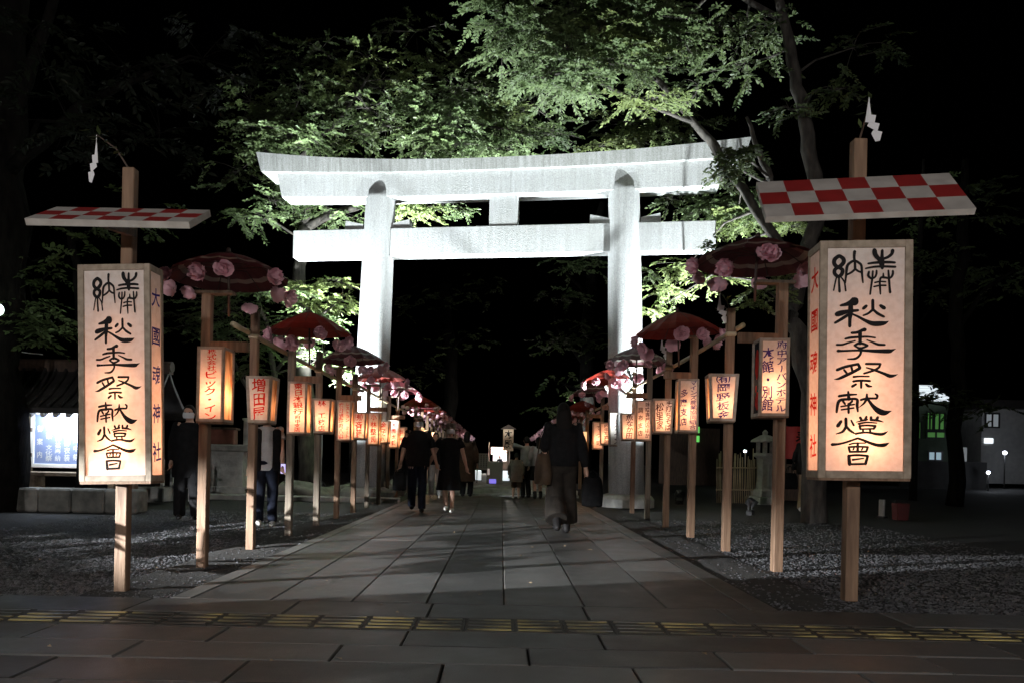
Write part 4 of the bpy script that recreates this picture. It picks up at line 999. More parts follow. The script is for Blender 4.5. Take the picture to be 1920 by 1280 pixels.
# big tree right of the gate with a twisting trunk
p0 = P(1528, 900, 13.6); p0.z = -.03
tree('tree', 'tall tree right of the gate with a twisting trunk and floodlit sprays', p0,
     [([p0, P(1522, 760, 13.6), P(1500, 650, 13.6), P(1482, 590, 13.7), P(1500, 520, 13.8), P(1530, 420, 13.9), P(1528, 330, 14), P(1510, 230, 14), P(1492, 140, 14.1), P(1470, 40, 14.2), P(1440, -120, 14.4)], [.23, .19, .16, .15, .15, .14, .14, .13, .12, .10, .05]),
      ([P(1528, 760, 13.5), P(1545, 640, 13.5), P(1530, 560, 13.6), P(1540, 480, 13.6)], [.12, .10, .08, .05]),
      ([P(1530, 420, 13.9), P(1450, 350, 14), P(1425, 290, 14.1), P(1400, 220, 14.2)], [.09, .07, .06, .03]),
      ([P(1500, 520, 13.8), P(1395, 355, 14.8), P(1340, 275, 15.6), P(1300, 230, 15.6), P(1210, 120, 15.4), P(1150, 30, 15.2), P(1060, -60, 15)], [.10, .09, .095, .075, .06, .045, .02]),
      ([P(1300, 230, 15.6), P(1220, 200, 15.2), P(1110, 150, 14.8), P(1010, 130, 14.6)], [.05, .035, .025, .015]),
      ([P(1470, 40, 14.2), P(1350, -30, 14.8), P(1280, 40, 15.2)], [.06, .04, .02])],
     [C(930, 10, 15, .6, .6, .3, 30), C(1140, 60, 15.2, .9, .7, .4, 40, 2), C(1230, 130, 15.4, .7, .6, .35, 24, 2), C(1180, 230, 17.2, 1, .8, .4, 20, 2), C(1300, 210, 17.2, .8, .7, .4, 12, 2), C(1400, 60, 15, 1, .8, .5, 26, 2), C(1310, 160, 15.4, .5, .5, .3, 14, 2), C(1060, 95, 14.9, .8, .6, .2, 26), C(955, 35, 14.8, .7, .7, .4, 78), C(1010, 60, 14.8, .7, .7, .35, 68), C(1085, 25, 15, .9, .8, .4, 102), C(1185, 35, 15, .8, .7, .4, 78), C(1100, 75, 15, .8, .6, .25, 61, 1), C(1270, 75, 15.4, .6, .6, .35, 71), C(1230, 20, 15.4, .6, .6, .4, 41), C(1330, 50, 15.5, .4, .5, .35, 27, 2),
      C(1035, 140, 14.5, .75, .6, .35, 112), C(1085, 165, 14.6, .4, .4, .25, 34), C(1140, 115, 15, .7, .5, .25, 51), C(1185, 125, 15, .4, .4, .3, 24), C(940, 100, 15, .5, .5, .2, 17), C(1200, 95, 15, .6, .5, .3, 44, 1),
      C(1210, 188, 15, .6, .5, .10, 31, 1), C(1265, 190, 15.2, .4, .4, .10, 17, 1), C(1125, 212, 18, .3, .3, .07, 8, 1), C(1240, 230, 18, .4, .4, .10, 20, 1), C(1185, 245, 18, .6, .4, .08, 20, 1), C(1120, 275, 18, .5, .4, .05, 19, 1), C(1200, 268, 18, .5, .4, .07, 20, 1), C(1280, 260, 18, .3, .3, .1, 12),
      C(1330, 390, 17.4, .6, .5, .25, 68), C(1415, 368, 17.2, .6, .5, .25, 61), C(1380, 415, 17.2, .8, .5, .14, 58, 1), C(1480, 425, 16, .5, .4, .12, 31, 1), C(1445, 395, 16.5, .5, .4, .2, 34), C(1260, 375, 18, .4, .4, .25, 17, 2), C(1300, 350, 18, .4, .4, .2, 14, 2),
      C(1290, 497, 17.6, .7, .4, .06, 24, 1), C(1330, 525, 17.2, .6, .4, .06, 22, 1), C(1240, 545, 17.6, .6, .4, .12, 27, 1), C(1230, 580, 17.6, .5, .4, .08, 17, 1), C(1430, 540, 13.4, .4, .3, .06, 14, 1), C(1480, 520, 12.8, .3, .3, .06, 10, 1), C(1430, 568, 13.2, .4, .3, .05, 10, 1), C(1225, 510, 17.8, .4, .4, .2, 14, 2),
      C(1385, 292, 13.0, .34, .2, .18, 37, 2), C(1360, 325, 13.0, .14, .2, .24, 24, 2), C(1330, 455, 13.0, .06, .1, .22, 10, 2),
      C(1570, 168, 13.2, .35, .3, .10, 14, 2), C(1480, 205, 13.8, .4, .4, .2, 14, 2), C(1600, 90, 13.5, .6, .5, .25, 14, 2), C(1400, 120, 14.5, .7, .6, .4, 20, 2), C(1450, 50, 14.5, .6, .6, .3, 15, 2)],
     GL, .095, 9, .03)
# sapling lit green by the lamp at the left edge
p0 = P(150, 900, 13); p0.z = -.03
tree('tree', 'leafy branch of a dark tree above the notice pavilion, lit green', p0,
     [([p0, P(160, 700, 13), P(150, 560, 13), P(130, 430, 13)], [.12, .10, .08, .05]), ([P(155, 620, 13), P(90, 590, 12.8), P(60, 560, 12.8)], [.04, .03, .015])],
     [C(50, 575, 12.6, .35, .4, .28, 22), C(75, 615, 12.5, .35, .4, .16, 22), C(110, 600, 12.6, .4, .4, .2, 16), C(72, 640, 12.6, .18, .2, .12, 10), C(85, 520, 12.8, .4, .4, .25, 10, 2), C(60, 490, 12.8, .5, .4, .3, 9, 2), C(140, 450, 12.8, .6, .5, .4, 10, 2), C(260, 400, 13.2, .6, .5, .4, 10, 2)],
     GL, .115, 11, .035, .25, 'bark_shade')
# unseen bush added before the slot lamp to break its light into patches
tree('added_shrub', 'thin leafy bush added out of view to dapple the slot lamp light', (-6.75, 4.05, -.03),
     [([(-6.75, 4.05, -.03), (-6.8, 4.05, .5), (-6.78, 4.1, .95)], [.025, .02, .01]), ([(-6.75, 4.05, .2), (-7.1, 4.4, .9)], [.015, .008]), ([(-6.75, 4.05, .2), (-6.5, 3.8, .9)], [.015, .008])],
     [((-6.95, 4.2, 1.05), (.30, .30, .14), 8, 0), ((-7.3, 4.5, 1.05), (.25, .22, .12), 7, 0), ((-6.55, 3.8, 1.02), (.12, .12, .10), 3, 0)], GL, .15, 31, .012, .1)
# dark trees: edge of the forecourt, beyond the gate and before the houses
p0 = P(-10, 960, 12.5); p0.z = -.03
tree('tree', 'huge dark trunk rising at the left edge', p0,
     [([p0, P(0, 600, 12.5), P(8, 250, 12.6), P(30, -100, 12.8)], [.45, .38, .34, .28]), ([P(8, 250, 12.6), P(60, 120, 12.4), P(110, -40, 12.3)], [.14, .1, .06]), ([P(10, 330, 12.6), P(150, 200, 11.5), P(300, 130, 11)], [.12, .08, .04])],
     [C(240, 130, 10.9, 1.2, .9, .6, 22, 2), C(130, 230, 10.5, 1, .8, .6, 16, 2), C(380, 110, 11.3, .9, .8, .5, 14, 2), C(300, 250, 11.1, 1, .8, .5, 14, 2), C(60, 60, 10.1, .8, .8, .6, 10, 2)],
     [M['leaf_shade']]*3, .13, 13, .05, .25, 'bark_shade')
p0 = P(1090, 900, 34); p0.z = 0
tree('tree', 'dim tree far beyond the gate, right of the dark gap', p0,
     [([p0, P(1100, 700, 34), P(1110, 500, 34), P(1130, 380, 34)], [.35, .3, .25, .15]), ([P(1110, 560, 34), P(1050, 500, 33.5)], [.1, .05]), ([P(1100, 690, 34), P(1040, 610, 33.5)], [.1, .05])],
     [C(1090, 495, 33, 1.6, 1, .35, 40), C(1050, 555, 33, 1.3, .9, .25, 24), C(1040, 640, 33, 1.0, .8, .5, 20, 2), C(1080, 620, 33, .9, .8, .5, 14, 2), C(1060, 720, 33, 1, .8, .6, 16, 2), C(1040, 770, 33, .9, .8, .5, 12, 2), C(1120, 640, 33, 1, .8, .8, 14, 2)],
     GL, .16, 15, .06, .25, 'bark_shade')
p0 = P(840, 900, 44); p0.z = 0
tree('tree', 'dark tall tree closing the view beyond the gate on the left', p0,
     [([p0, P(845, 700, 44), P(835, 520, 44), P(850, 420, 44)], [.5, .42, .35, .2])],
     [C(800, 560, 43, 2.2, 1.5, 1.2, 26, 2), C(860, 640, 43, 2, 1.5, 1, 22, 2), C(790, 690, 43, 1.6, 1.2, 1, 18, 2), C(900, 540, 43, 1.8, 1.5, 1, 18, 2)],
     GL, .2, 17, .1, .25, 'bark_shade')
for i, (px, d, r) in enumerate(((1790, 21, .22), (1712, 24, .12))):
    p0 = P(px, 905, d); p0.z = -.03
    tree('tree', ['dark trunk standing before the lit houses at right', 'thin dark tree beside the green lit house'][i], p0,
         [([p0, P(px+4, 760, d), P(px+2, 620, d), P(px+14, 440, d), P(px+20, 300, d)], [r, r*.9, r*.85, r*.7, r*.4]), ([P(px+2, 620, d), P(px+60, 540, d), P(px+120, 500, d)], [r*.4, r*.3, r*.12])],
         [C(px+90, 520, d, 1.3, 1, .7, 22, 2), C(px+30, 380, d, 1.3, 1, .9, 22, 2), C(px-30, 480, d, 1, .9, .6, 16, 2), C(px+60, 760, d-.5, .7, .5, .5, 14, 2), C(px-30, 735, d-.5, .8, .5, .22, 12, 2)],
         GL, .16, 20 + i, .06, .25, 'bark_shade')
# ------------------------------------------------------------------ people
def ik(a, b, l1, l2, pole):
    a, b, pole = Vector(a), Vector(b), Vector(pole)
    d = b - a; L = min(d.length, (l1 + l2) * .998); d.normalize(); b2 = a + d * L
    k = (l1*l1 - l2*l2 + L*L) / (2*L); h = math.sqrt(max(l1*l1 - k*k, 0))
    p = (pole - d * pole.dot(d)).normalized()
    return a + d*k + p*h, b2
def limb(bm, pts, rad, n=12):
    tube(bm, pts, rad, n)
    for p, r in zip(pts, rad):
        rr = r if not isinstance(r, tuple) else max(r)
        ball(bm, p, rr*.99, 10, 7)
def person(label, loc, yaw, H, feet, hands, wear, vox=.011, group=None, head=(0, 0), curl=1, shw=.185, bulk=1.0):
    """facing -y in local space. feet / hands: local targets for (x<0, x>0); wear: clothing pieces"""
    k = H / 1.70
    t_feet = [Vector(f) for f in feet]; hips = [Vector((-.085, .0, .90)), Vector((.085, .0, .90))]
    sh = [Vector((-shw, .01, 1.395)), Vector((shw, .01, 1.395))]
    knee, ankle, elb, wr = [], [], [], []
    for i in (0, 1):
        q, a = ik(hips[i], t_feet[i] + Vector((0, 0, .08)), .435, .415, (0, -1, 0)); knee.append(q); ankle.append(a)
        q, a = ik(sh[i], hands[i], .285, .25, (-.25 + .5*i, .9, -.2)); elb.append(q); wr.append(a)
    hd = Vector((head[0]*.0008, -.02, 1.585))
    HM = Matrix.Translation(hd) @ Matrix.Rotation(R(head[0]), 4, 'Z') @ Matrix.Rotation(R(head[1]), 4, 'X')
    # --- body: one skin
    b = BM()
    loft(b, [(0, 0, .84, .13, .09), (0, 0, .92, .162*bulk, .112*bulk), (0, 0, 1.03, .14*bulk, .105*bulk), (0, .005, 1.18, .15*bulk, .108), (0, .012, 1.31, .165, .105), (0, .015, 1.40, .13, .08), (0, .012, 1.45, .06, .06)], 20)
    limb(b, [Vector((0, .012, 1.42)), Vector((0, -.005, 1.52))], [.056, .05])
    for v in ball(b, (0, 0, 0), (.075, .093, .112), 18, 14): v.co = HM @ v.co
    def hp(p): return HM @ Vector(p)
    ball(b, hp((0, -.055, -.062)), (.045, .042, .042), 10, 8)              # jaw
    tube(b, [hp((0, -.088, .012)), hp((0, -.104, -.022))], [.009, .014], 8); ball(b, hp((0, -.104, -.024)), .013, 8, 6)   # nose
    for s in (-1, 1): ball(b, hp((s*.076, .005, -.005)), (.012, .022, .032), 8, 6)
    for i in (0, 1):
        limb(b, [hips[i], hips[i].lerp(knee[i], .5), knee[i], knee[i].lerp(ankle[i], .4), ankle[i]], [.088*bulk, .075*bulk, .056, .055, .038])
        f = ankle[i]; limb(b, [f + Vector((0, .02, -.03)), f + Vector((0, -.06, -.048)), f + Vector((0, -.14, -.062))], [.04, .036, .022])
        s = 1 if i else -1
        limb(b, [sh[i] + Vector((-s*.03, 0, -.005)), sh[i], sh[i].lerp(elb[i], .5), elb[i], elb[i].lerp(wr[i], .35), wr[i]], [.06, .056, .047, .040, .041, .027])
        d = (wr[i] - elb[i]).normalized(); fw = Vector((0, -1, 0)); fw = (fw - d*fw.dot(d)).normalized(); sd = d.cross(fw)
        w0 = wr[i]
        limb(b, [w0, w0 + d*.05, w0 + d*.09], [.026, (.036), .033], 10)
        for j, (o, ln) in enumerate(((.030, .062), (.010, .072), (-.011, .067), (-.031, .052))):    # four fingers, bent
            p1 = w0 + d*.088 + fw*o; p2 = p1 + d*ln*.55 - sd*s*.012*curl; p3 = p2 + d*ln*.4 - sd*s*.028*curl
            limb(b, [p1, p2, p3], [.0105, .0095, .0085], 7)
        p1 = w0 + d*.03 + fw*.03; limb(b, [p1, p1 + d*.03 + fw*.026, p1 + d*.062 + fw*.03], [.013, .0115, .010], 7)      # thumb
    body = mobj('person', remeshed(b, vox, 4), M['skin'])
    body.location = loc; body.rotation_euler = (0, 0, yaw); body.scale = (k, k, k)
    tag(body, label, 'person', group)
    for s in (-1, 1):
        b = BM(); ball(b, hp((s*.03, -.083, .012)), (.012, .008, .007), 8, 6); fin('eye', b, M['hair'], body, True)
    def add(nm, bm, m, vx=None, sm=5):
        return mobj(nm, remeshed(bm, vx or max(vox, .012), sm), m, body)
    for wr_ in wear:
        kind, m = wr_[0], M[wr_[1]]
        if kind == 'top':                       # (kind, mat, hem z, hem width, sleeve fraction, sleeve radius)
            hem, hw, sl, sr = wr_[2:6]
            b = BM(); loft(b, [(0, .0, hem, hw, hw*.68), (0, 0, hem + .12, hw*.98, hw*.68), (0, .005, 1.18, .178*bulk + (hw-.18)*.6, .135*bulk), (0, .012, 1.31, .185*bulk, .13), (0, .015, 1.395, .165, .105), (0, .012, 1.445, .085, .078)], 26)
            for i in (0, 1):
                s = 1 if i else -1
                if sl <= 1: pts = [sh[i] + Vector((-s*.05, 0, -.02)), sh[i], sh[i].lerp(elb[i], sl*.5), sh[i].lerp(elb[i], sl)]; rr = [.062, .064, sr*.95, sr]
                else: pts = [sh[i] + Vector((-s*.05, 0, -.02)), sh[i], sh[i].lerp(elb[i], .6), elb[i], elb[i].lerp(wr[i], .5), elb[i].lerp(wr[i], .97)]; rr = [.062, .064, sr*.97, sr*.95, sr*.85, sr*.7]
                tube(b, pts, rr, 14); 
                for p, r in list(zip(pts, rr))[:-1]: ball(b, p, r*.98, 10, 7)
            # soft folds
            for v in b.verts: v.co += Vector((0, 0, 0)) + Vector((sin(v.co.z*34 + v.co.x*9), cos(v.co.z*29 + v.co.x*13), 0))*.0045
            add('top', b, m)
        elif kind == 'trousers':                # (kind, mat, waist z, thigh r, hem r, hem frac)
            wz, tr, hr, fr = wr_[2:6]
            b = BM(); loft(b, [(0, 0, .80, .155, .10), (0, 0, .90, .178*bulk, .128*bulk), (0, 0, wz, .155*bulk, .115*bulk)], 22)
            for i in (0, 1):
                e = knee[i].lerp(ankle[i], fr) if fr <= 1 else ankle[i] + Vector((0, 0, -.02))
                pts = [hips[i] + Vector((0, 0, .02)), hips[i].lerp(knee[i], .5), knee[i], knee[i].lerp(e, .5), e]
                rr = [tr, tr*.95, tr*.6 + hr*.4, tr*.25 + hr*.75, hr]
                tube(b, pts, rr, 14)
                for p, r in list(zip(pts, rr))[:-1]: ball(b, p, r*.99, 12, 8)
            for v in b.verts: v.co += Vector((sin(v.co.z*40), cos(v.co.z*33 + 1), 0))*.004
            add('trousers', b, m)
        elif kind == 'skirt':                   # (kind, mat, top z, top w, hem z, hem w)
            tz, tw, hz, hw = wr_[2:6]; b = BM(); n = 40; secs = []
            cy = (knee[0].y + knee[1].y) / 2 * .5
            rg = []
            for j in range(9):
                u = j/8; z = tz + (hz - tz)*u; ww = tw + (hw - tw)*u
                rg.append([b.verts.new((ww*cos(2*pi*q/n)*(1 + .05*u*sin(q*pi*2/n*9)), cy*u + ww*.74*sin(2*pi*q/n)*(1 + .05*u*sin(q*2*pi/n*9)), z)) for q in range(n)])
            for j in range(8):
                for q in range(n): b.faces.new((rg[j][q], rg[j+1][q], rg[j+1][(q+1) % n], rg[j][(q+1) % n]))
            b.faces.new(rg[0]); b.faces.new(list(reversed(rg[-1])))
            add('skirt', b, m)
        elif kind == 'shoes':                   # (kind, mat, shaft height)
            for i in (0, 1):
                b = BM(); f = ankle[i]
                limb(b, [f + Vector((0, .03, -.035)), f + Vector((0, -.06, -.04)), f + Vector((0, -.15, -.052))], [.047, .046, .03])
                if wr_[2]: limb(b, [f + Vector((0, .012, -.02)), f + (knee[i]-f).normalized()*wr_[2]], [.052, .056])
                bmesh.ops.recalc_face_normals(b, faces=b.faces)
                add('shoe', b, m)
        elif kind == 'hair':                    # (kind, mat, length down the back, width)
            L, wd = wr_[2:4]; b = BM()
            for v in ball(b, (0, .014, .018), (.088, .098, .112), 18, 14):
                if v.co.y < -.045 and v.co.z < .06: v.co.y = -.045
                v.co = HM @ v.co
            if L:
                loft(b, [(hd.x, .085, 1.60 - L, wd*.8, .03), (hd.x, .085, 1.60 - L*.6, wd, .045), (hd.x, .06, 1.50, wd, .06), (hd.x, .03, 1.60, .088, .085)], 18)
            add('hair', b, m)
        elif kind == 'mask':
            b = BM(); rg = []
            for j in range(6):
                z = .008 - .085*j/5; bul = 1 + .12*sin(pi*j/5)
                rg.append([b.verts.new(hp(((.079*bul)*sin(R(-72 + 144*q/10)), -(.098*bul + .010*(1 - abs(q-5)/5))*cos(R(-72 + 144*q/10)), z))) for q in range(11)])
            for j in range(5):
                for q in range(10): b.faces.new((rg[j][q], rg[j][q+1], rg[j+1][q+1], rg[j+1][q]))
            fin('face_mask', b, m, body, True)
        elif kind == 'cap':
            b = BM()
            for v in ball(b, (0, .008, .045), (.093, .105, .088), 18, 12):
                v.co.z = max(v.co.z, .04); v.co = HM @ v.co
            for v in ball(b, (0, -.115, .045), (.075, .07, .012), 14, 8): v.co = HM @ v.co
            fin('cap', b, m, body, True)
        elif kind == 'bucket':
            b = BM(); n = 22; rg = []
            for r, z in ((.0, .135), (.075, .132), (.095, .09), (.102, .04), (.145, .0)):
                rg.append([b.verts.new(hp((max(r, .001)*cos(2*pi*q/n), .006 + max(r, .001)*1.06*sin(2*pi*q/n), z))) for q in range(n)])
            for j in range(4):
                for q in range(n): b.faces.new((rg[j][q], rg[j+1][q], rg[j+1][(q+1) % n], rg[j][(q+1) % n]))
            fin('bucket_hat', b, m, body, True)
    M_ = Matrix.Translation(loc) @ Matrix.Rotation(yaw, 4, 'Z') @ Matrix.Scale(k, 4)
    return body, [M_ @ w_ for w_ in wr]
def bag(label, top, size, m, rz=0, strap=.18, cat='bag', lean=0):
    """soft bag hanging under the point top"""
    t = empty('bag', (top[0], top[1], top[2] - strap - size[2]), rz, label, cat)
    t.rotation_euler = (0, R(lean), rz)
    b = BM(); sx, sy, sz = size[0]/2, size[1]/2, size[2]
    rg = []
    n = 20
    for z, q in ((0, .55), (.03, .95), (.35, 1.0), (.7, .95), (.95, .82), (1, .7)):
        rg.append([b.verts.new((sx*q*math.copysign(abs(cos(2*pi*i/n))**.55, cos(2*pi*i/n)), sy*(q if z < .5 else q*(1.25 - z*.6))*math.copysign(abs(sin(2*pi*i/n))**.7, sin(2*pi*i/n)), z*sz + .008*sin(i*2+z*5))) for i in range(n)])
    for j in range(5):
        for i in range(n): b.faces.new((rg[j][i], rg[j][(i+1) % n], rg[j+1][(i+1) % n], rg[j+1][i]))
    b.faces.new(list(reversed(rg[0]))); b.faces.new(rg[-1])
    fin('pouch', b, m, t, True)
    b = BM()
    for s in (-1, 1): tube(b, [(-sx*.5, s*sy*.5, sz*.93), (-sx*.3, s*sy*.3, sz + strap*.7), (0, 0, sz + strap), (sx*.3, s*sy*.3, sz + strap*.7), (sx*.5, s*sy*.5, sz*.93)], .008, 6)
    fin('strap', b, m, t, True)
    return t
def ground_at(px, py, z=0.0):
    u, v = px - CXP, CYP - py; bb = u * sin(ROLL) + v * cos(ROLL)
    d = F * (z - 1.0) / bb
    return P(px, py, d)
# couple walking towards the viewer, hand in hand
pm = ground_at(781, 958); pw = ground_at(841, 958)
m_, mw = person('man in black t-shirt, cap and face mask walking hand in hand with a woman', pm, R(6), 1.80,
       [(-.09, .16, .03), (.09, -.18, 0)], [(-.30, -.03, .84), (.335, -.06, .86)],
       [('top', 'cl_black', .80, .215, .95, .078), ('trousers', 'cl_navy', 1.0, .092, .068, 1.1), ('shoes', 'shoe_dark', 0), ('hair', 'hair', 0, 0), ('cap', 'cl_brown', ), ('mask', 'mask')], bulk=1.1, head=(4, 0))
w_, ww = person('woman in black dress and brown bucket hat walking hand in hand with a man', pw, R(-4), 1.66,
       [(-.07, .12, .02), (.08, -.14, 0)], [(-.40, -.02, .915), (.345, .04, .82)],
       [('top', 'cl_black', .86, .20, .55, .085), ('skirt', 'cl_black', 1.02, .175, .42, .25), ('shoes', 'shoe_white', 0), ('hair', 'hair', .12, .07), ('bucket', 'cl_brown'), ('mask', 'mask')], bulk=1.12, head=(14, -6))
bag('black carrier bag held by the man in the cap', mw[0] + Vector((-.02, 0, -.03)), (.26, .12, .34), M['cl_black'], .2, .16)
# walker seen from behind, long dark hair
pn = ground_at(1052, 1001)
n_, nw = person('long haired walker in black top and wide brown trousers seen from behind', pn, R(184), 1.80,
       [(-.10, -.22, 0), (.09, .24, .07)], [(-.30, .02, .86), (.235, -.05, .92)],
       [('top', 'cl_black', .88, .21, 1.8, .072), ('trousers', 'cl_umber', 1.02, .112, .150, .82), ('shoes', 'shoe_dark', .12), ('hair', 'hair', .42, .105)], bulk=1.05, shw=.195)
bag('brown slouchy tote bag on the shoulder of the long haired walker', pn + Vector((-.27, -.03, 1.44)), (.17, .36, .42), M['bag_brown'], R(20), .34)
bag('big black handbag in the right hand of the long haired walker', nw[0] + Vector((.10, 0, -.03)), (.30, .15, .40), M['cl_black'], .1, .10)
# people among the left posts
pd = ground_at(352, 972); person('dark clothed person with white mask standing behind the first post', pd, R(18), 1.74, [(-.12, 0, 0), (.12, -.04, 0)], [(-.24, -.06, .82), (.2, -.14, .95)],
       [('top', 'cl_black', .62, .235, 1.8, .082), ('trousers', 'cl_black', 1.0, .10, .085, 1.1), ('shoes', 'shoe_dark', 0), ('hair', 'hair', .1, .08), ('mask', 'mask')], .013, bulk=1.15, head=(-12, 4))
pe = ground_at(497, 984); e_, ew = person('person in open dark jacket over white shirt behind the second post, holding a phone', pe, R(20), 1.66, [(-.09, .10, 0), (.09, -.12, 0)], [(-.24, .02, .84), (.22, -.16, .86)],
       [('top', 'cl_shirt', .80, .18, .5, .07), ('trousers', 'cl_navy', 1.0, .088, .066, 1.05), ('shoes', 'shoe_white', 0), ('hair', 'hair', .1, .08), ('mask', 'mask')], .013)
for s in (-1, 1):                                  # open jacket fronts over the shirt
    b = BM(); box(b, (s*.135, -.06, 1.10), (.12, .16, .62), bev=.03); box(b, (s*.15, .05, 1.1), (.14, .16, .62), bev=.03)
    fin('jacket_front', b, M['cl_black'], e_)
t = empty('phone', ew[1] + Vector((.02, -.03, -.05)), 0, 'lit phone in the hand of the person behind the second post', 'phone')
b = BM(); box(b, (0, 0, 0), (.075, .01, .15), bev=.004); fin('phone_case', b, M['iron'], t)
b = BM(); box(b, (0, -.007, 0), (.066, .002, .138)); fin('screen', b, emit('phone_screen', (.62, .55, 1.0), .9), t)
# person on the right behind the sign
pr = ground_at(1514, 962); r_, rw_ = person('person in black top and beige trousers walking away behind the right sign', pr, R(150), 1.76, [(-.09, -.2, 0), (.10, .2, .05)], [(-.3, -.04, .86), (.28, -.10, .90)],
       [('top', 'cl_black', .80, .22, 1.8, .075), ('trousers', 'cl_tan', 1.0, .10, .085, 1.02), ('shoes', 'shoe_white', 0), ('hair', 'hair', .06, .08)], .013, bulk=1.1)
bag('dark shoulder bag carried by the person in beige trousers', rw_[1] + Vector((-.12, -.05, .08)), (.38, .16, .34), M['cl_black'], .3, .16)
# people farther up the path
FG = 'people farther up the path'
person('small child in grey jacket with bare legs seen from behind', ground_at(967, 934, .02), R(178), 1.18, [(-.10, -.06, 0), (.10, .06, 0)], [(-.26, -.05, .86), (.26, -.05, .86)],
       [('top', 'cl_grey', .62, .25, 1.8, .10), ('trousers', 'cl_brown', 1.0, .10, .09, .1), ('shoes', 'shoe_white', 0), ('hair', 'hair', .06, .08)], .016, FG, bulk=1.2)
person('person in pale shirt raising an arm towards the flowers', ground_at(986, 932, .02), R(200), 1.62, [(-.10, -.04, 0), (.10, .04, 0)], [(-.22, .02, .86), (.34, -.26, 1.50)],
       [('top', 'cl_white', .88, .2, .8, .08), ('trousers', 'cl_black', 1.0, .09, .07, 1.1), ('shoes', 'shoe_dark', 0), ('hair', 'hair', .05, .07)], .016, FG)
person('person in white top and black skirt beside the long haired walker', ground_at(1008, 934, .02), R(190), 1.60, [(-.09, -.04, 0), (.09, .05, 0)], [(-.26, .0, .88), (.24, -.08, .9)],
       [('top', 'cl_white', .9, .2, 1.6, .08), ('skirt', 'cl_black', 1.0, .17, .50, .23), ('shoes', 'shoe_dark', .1), ('hair', 'hair', .3, .09)], .016, FG)
person('person in dark top and pale trousers walking behind the couple', ground_at(815, 932, .02), R(10), 1.64, [(-.09, .15, 0), (.09, -.17, 0)], [(-.25, .03, .84), (.25, -.05, .86)],
       [('top', 'cl_black', .86, .2, .9, .075), ('trousers', 'cl_white', 1.0, .09, .075, 1.05), ('shoes', 'shoe_white', 0), ('hair', 'hair', .1, .08)], .016, FG)
person('person in long brown coat just right of the woman in the bucket hat', ground_at(874, 930, .02), R(170), 1.72, [(-.09, -.04, 0), (.09, .06, 0)], [(-.27, .0, .84), (.26, -.06, .86)],
       [('top', 'bag_brown', .40, .24, 1.8, .09), ('trousers', 'cl_black', 1.0, .09, .075, 1.1), ('shoes', 'shoe_dark', 0), ('hair', 'hair', .2, .09)], .016, FG)
person('small figure in dark jacket standing before the lit stall', Vector((P(936, 905, 41).x, 41, .225)), R(180), 1.0, [(-.09, 0, 0), (.09, 0, 0)], [(-.25, -.02, .86), (.25, -.02, .86)],
       [('top', 'cl_navy', .75, .22, 1.8, .085), ('trousers', 'cl_black', 1.0, .09, .075, 1.1), ('shoes', 'shoe_dark', 0), ('cap', 'red')], .018, FG)
# ------------------------------------------------------------------ background on the left: notice pavilion, wall, pedestal, rocks
D0 = 13.5
pv = P(110, 940, D0); X0 = P(62, 900, D0).x
t = empty('notice_pavilion', (X0 + .9, D0, -.03), 0, 'roofed notice pavilion with a brightly lit blue and white board', 'pavilion')
b = BM()
for sx in (-1.75, 1.55):
    prof = [(-.9, 1.76), (-.55, 1.98), (-.2, 2.30), (0, 2.56), (.2, 2.30), (.55, 1.98), (.9, 1.76)]
ring = []
for x in (-2.1, 1.55):
    ring.append([b.verts.new((x, y, z)) for y, z in prof] + [b.verts.new((x, y, z - .09)) for y, z in reversed(prof)])
n = len(ring[0])
for i in range(n): b.faces.new((ring[0][i], ring[0][(i+1) % n], ring[1][(i+1) % n], ring[1][i]))
b.faces.new(ring[0]); b.faces.new(list(reversed(ring[1])))
for k in range(19):                     # rows of round tiles
    x = -2.0 + k*.19
    tube(b, [(x, -.9, 1.80), (x, -.55, 2.02), (x, -.2, 2.34), (x, 0, 2.58)], .035, 6)
bmesh.ops.recalc_face_normals(b, faces=b.faces)
fin('roof', b, M['tile'], t)
b = BM(); tube(b, [(-2.15, 0, 2.60), (1.6, 0, 2.60)], .10, 10); box(b, (-.27, 0, 2.53), (3.7, .16, .12)); fin('ridge', b, M['wood_dark'], t)
for k in range(17):
    b = BM(); box(b, (-1.95 + k*.215, -.62, 1.78), (.06, .55, .07), rx=R(32)); fin('rafter', b, M['white'], t)
for x in (-.98, .95):
    b = BM(); box(b, (x, -.05, .95), (.13, .13, 1.9), bev=.01); fin('post', b, M['frame'], t)
M['board_blue'] = mat('blue_notice', (.20, .26, .48), (.26, .32, .54), 3, .5)
b = BM(); box(b, (0, -.06, 1.24), (1.72, .04, .90)); bo = fin('notice_board', b, M['board_blue'], t)
b = BM()
for z in (.76, 1.72): box(b, (0, -.07, z), (1.80, .07, .07), bev=.008)
for x in (-.87, .87): box(b, (x, -.07, 1.24), (.07, .07, .89), bev=.008)
fin('board_frame', b, M['white'], t)
V, Fc = [], []
for i, s in enumerate(('御案内', '秋季大祭 文化祭', '献茶祭神楽奉納', '菊花展御衣装', '武蔵府中祭', '奉納行事案内', '七五三参り', '初宮詣御祈願', '神前結婚式場', '御朱印')):
    brush_column(V, Fc, s, -.74 + i*.165, 1.64 - (.0 if i else .1), .84, .115 if i != 1 else .125, -.0815, .3)
np_obj('notice_writing', V, Fc, M['white'], bo)
b = BM(); box(b, (0, -.34, 1.80), (1.3, .06, .05)); tube(b, [(-.6, -.36, 1.765), (.6, -.36, 1.765)], .018, 8, mi=1)
fin('tube_lamp', b, [M['white'], emit('tube_light', (.86, .93, 1), 14)], t)
l = bpy.data.lights.new('tube_lamp_light', 'AREA'); l.shape = 'RECTANGLE'; l.size = 1.2; l.size_y = .06; l.energy = 50; l.color = (.82, .91, 1)
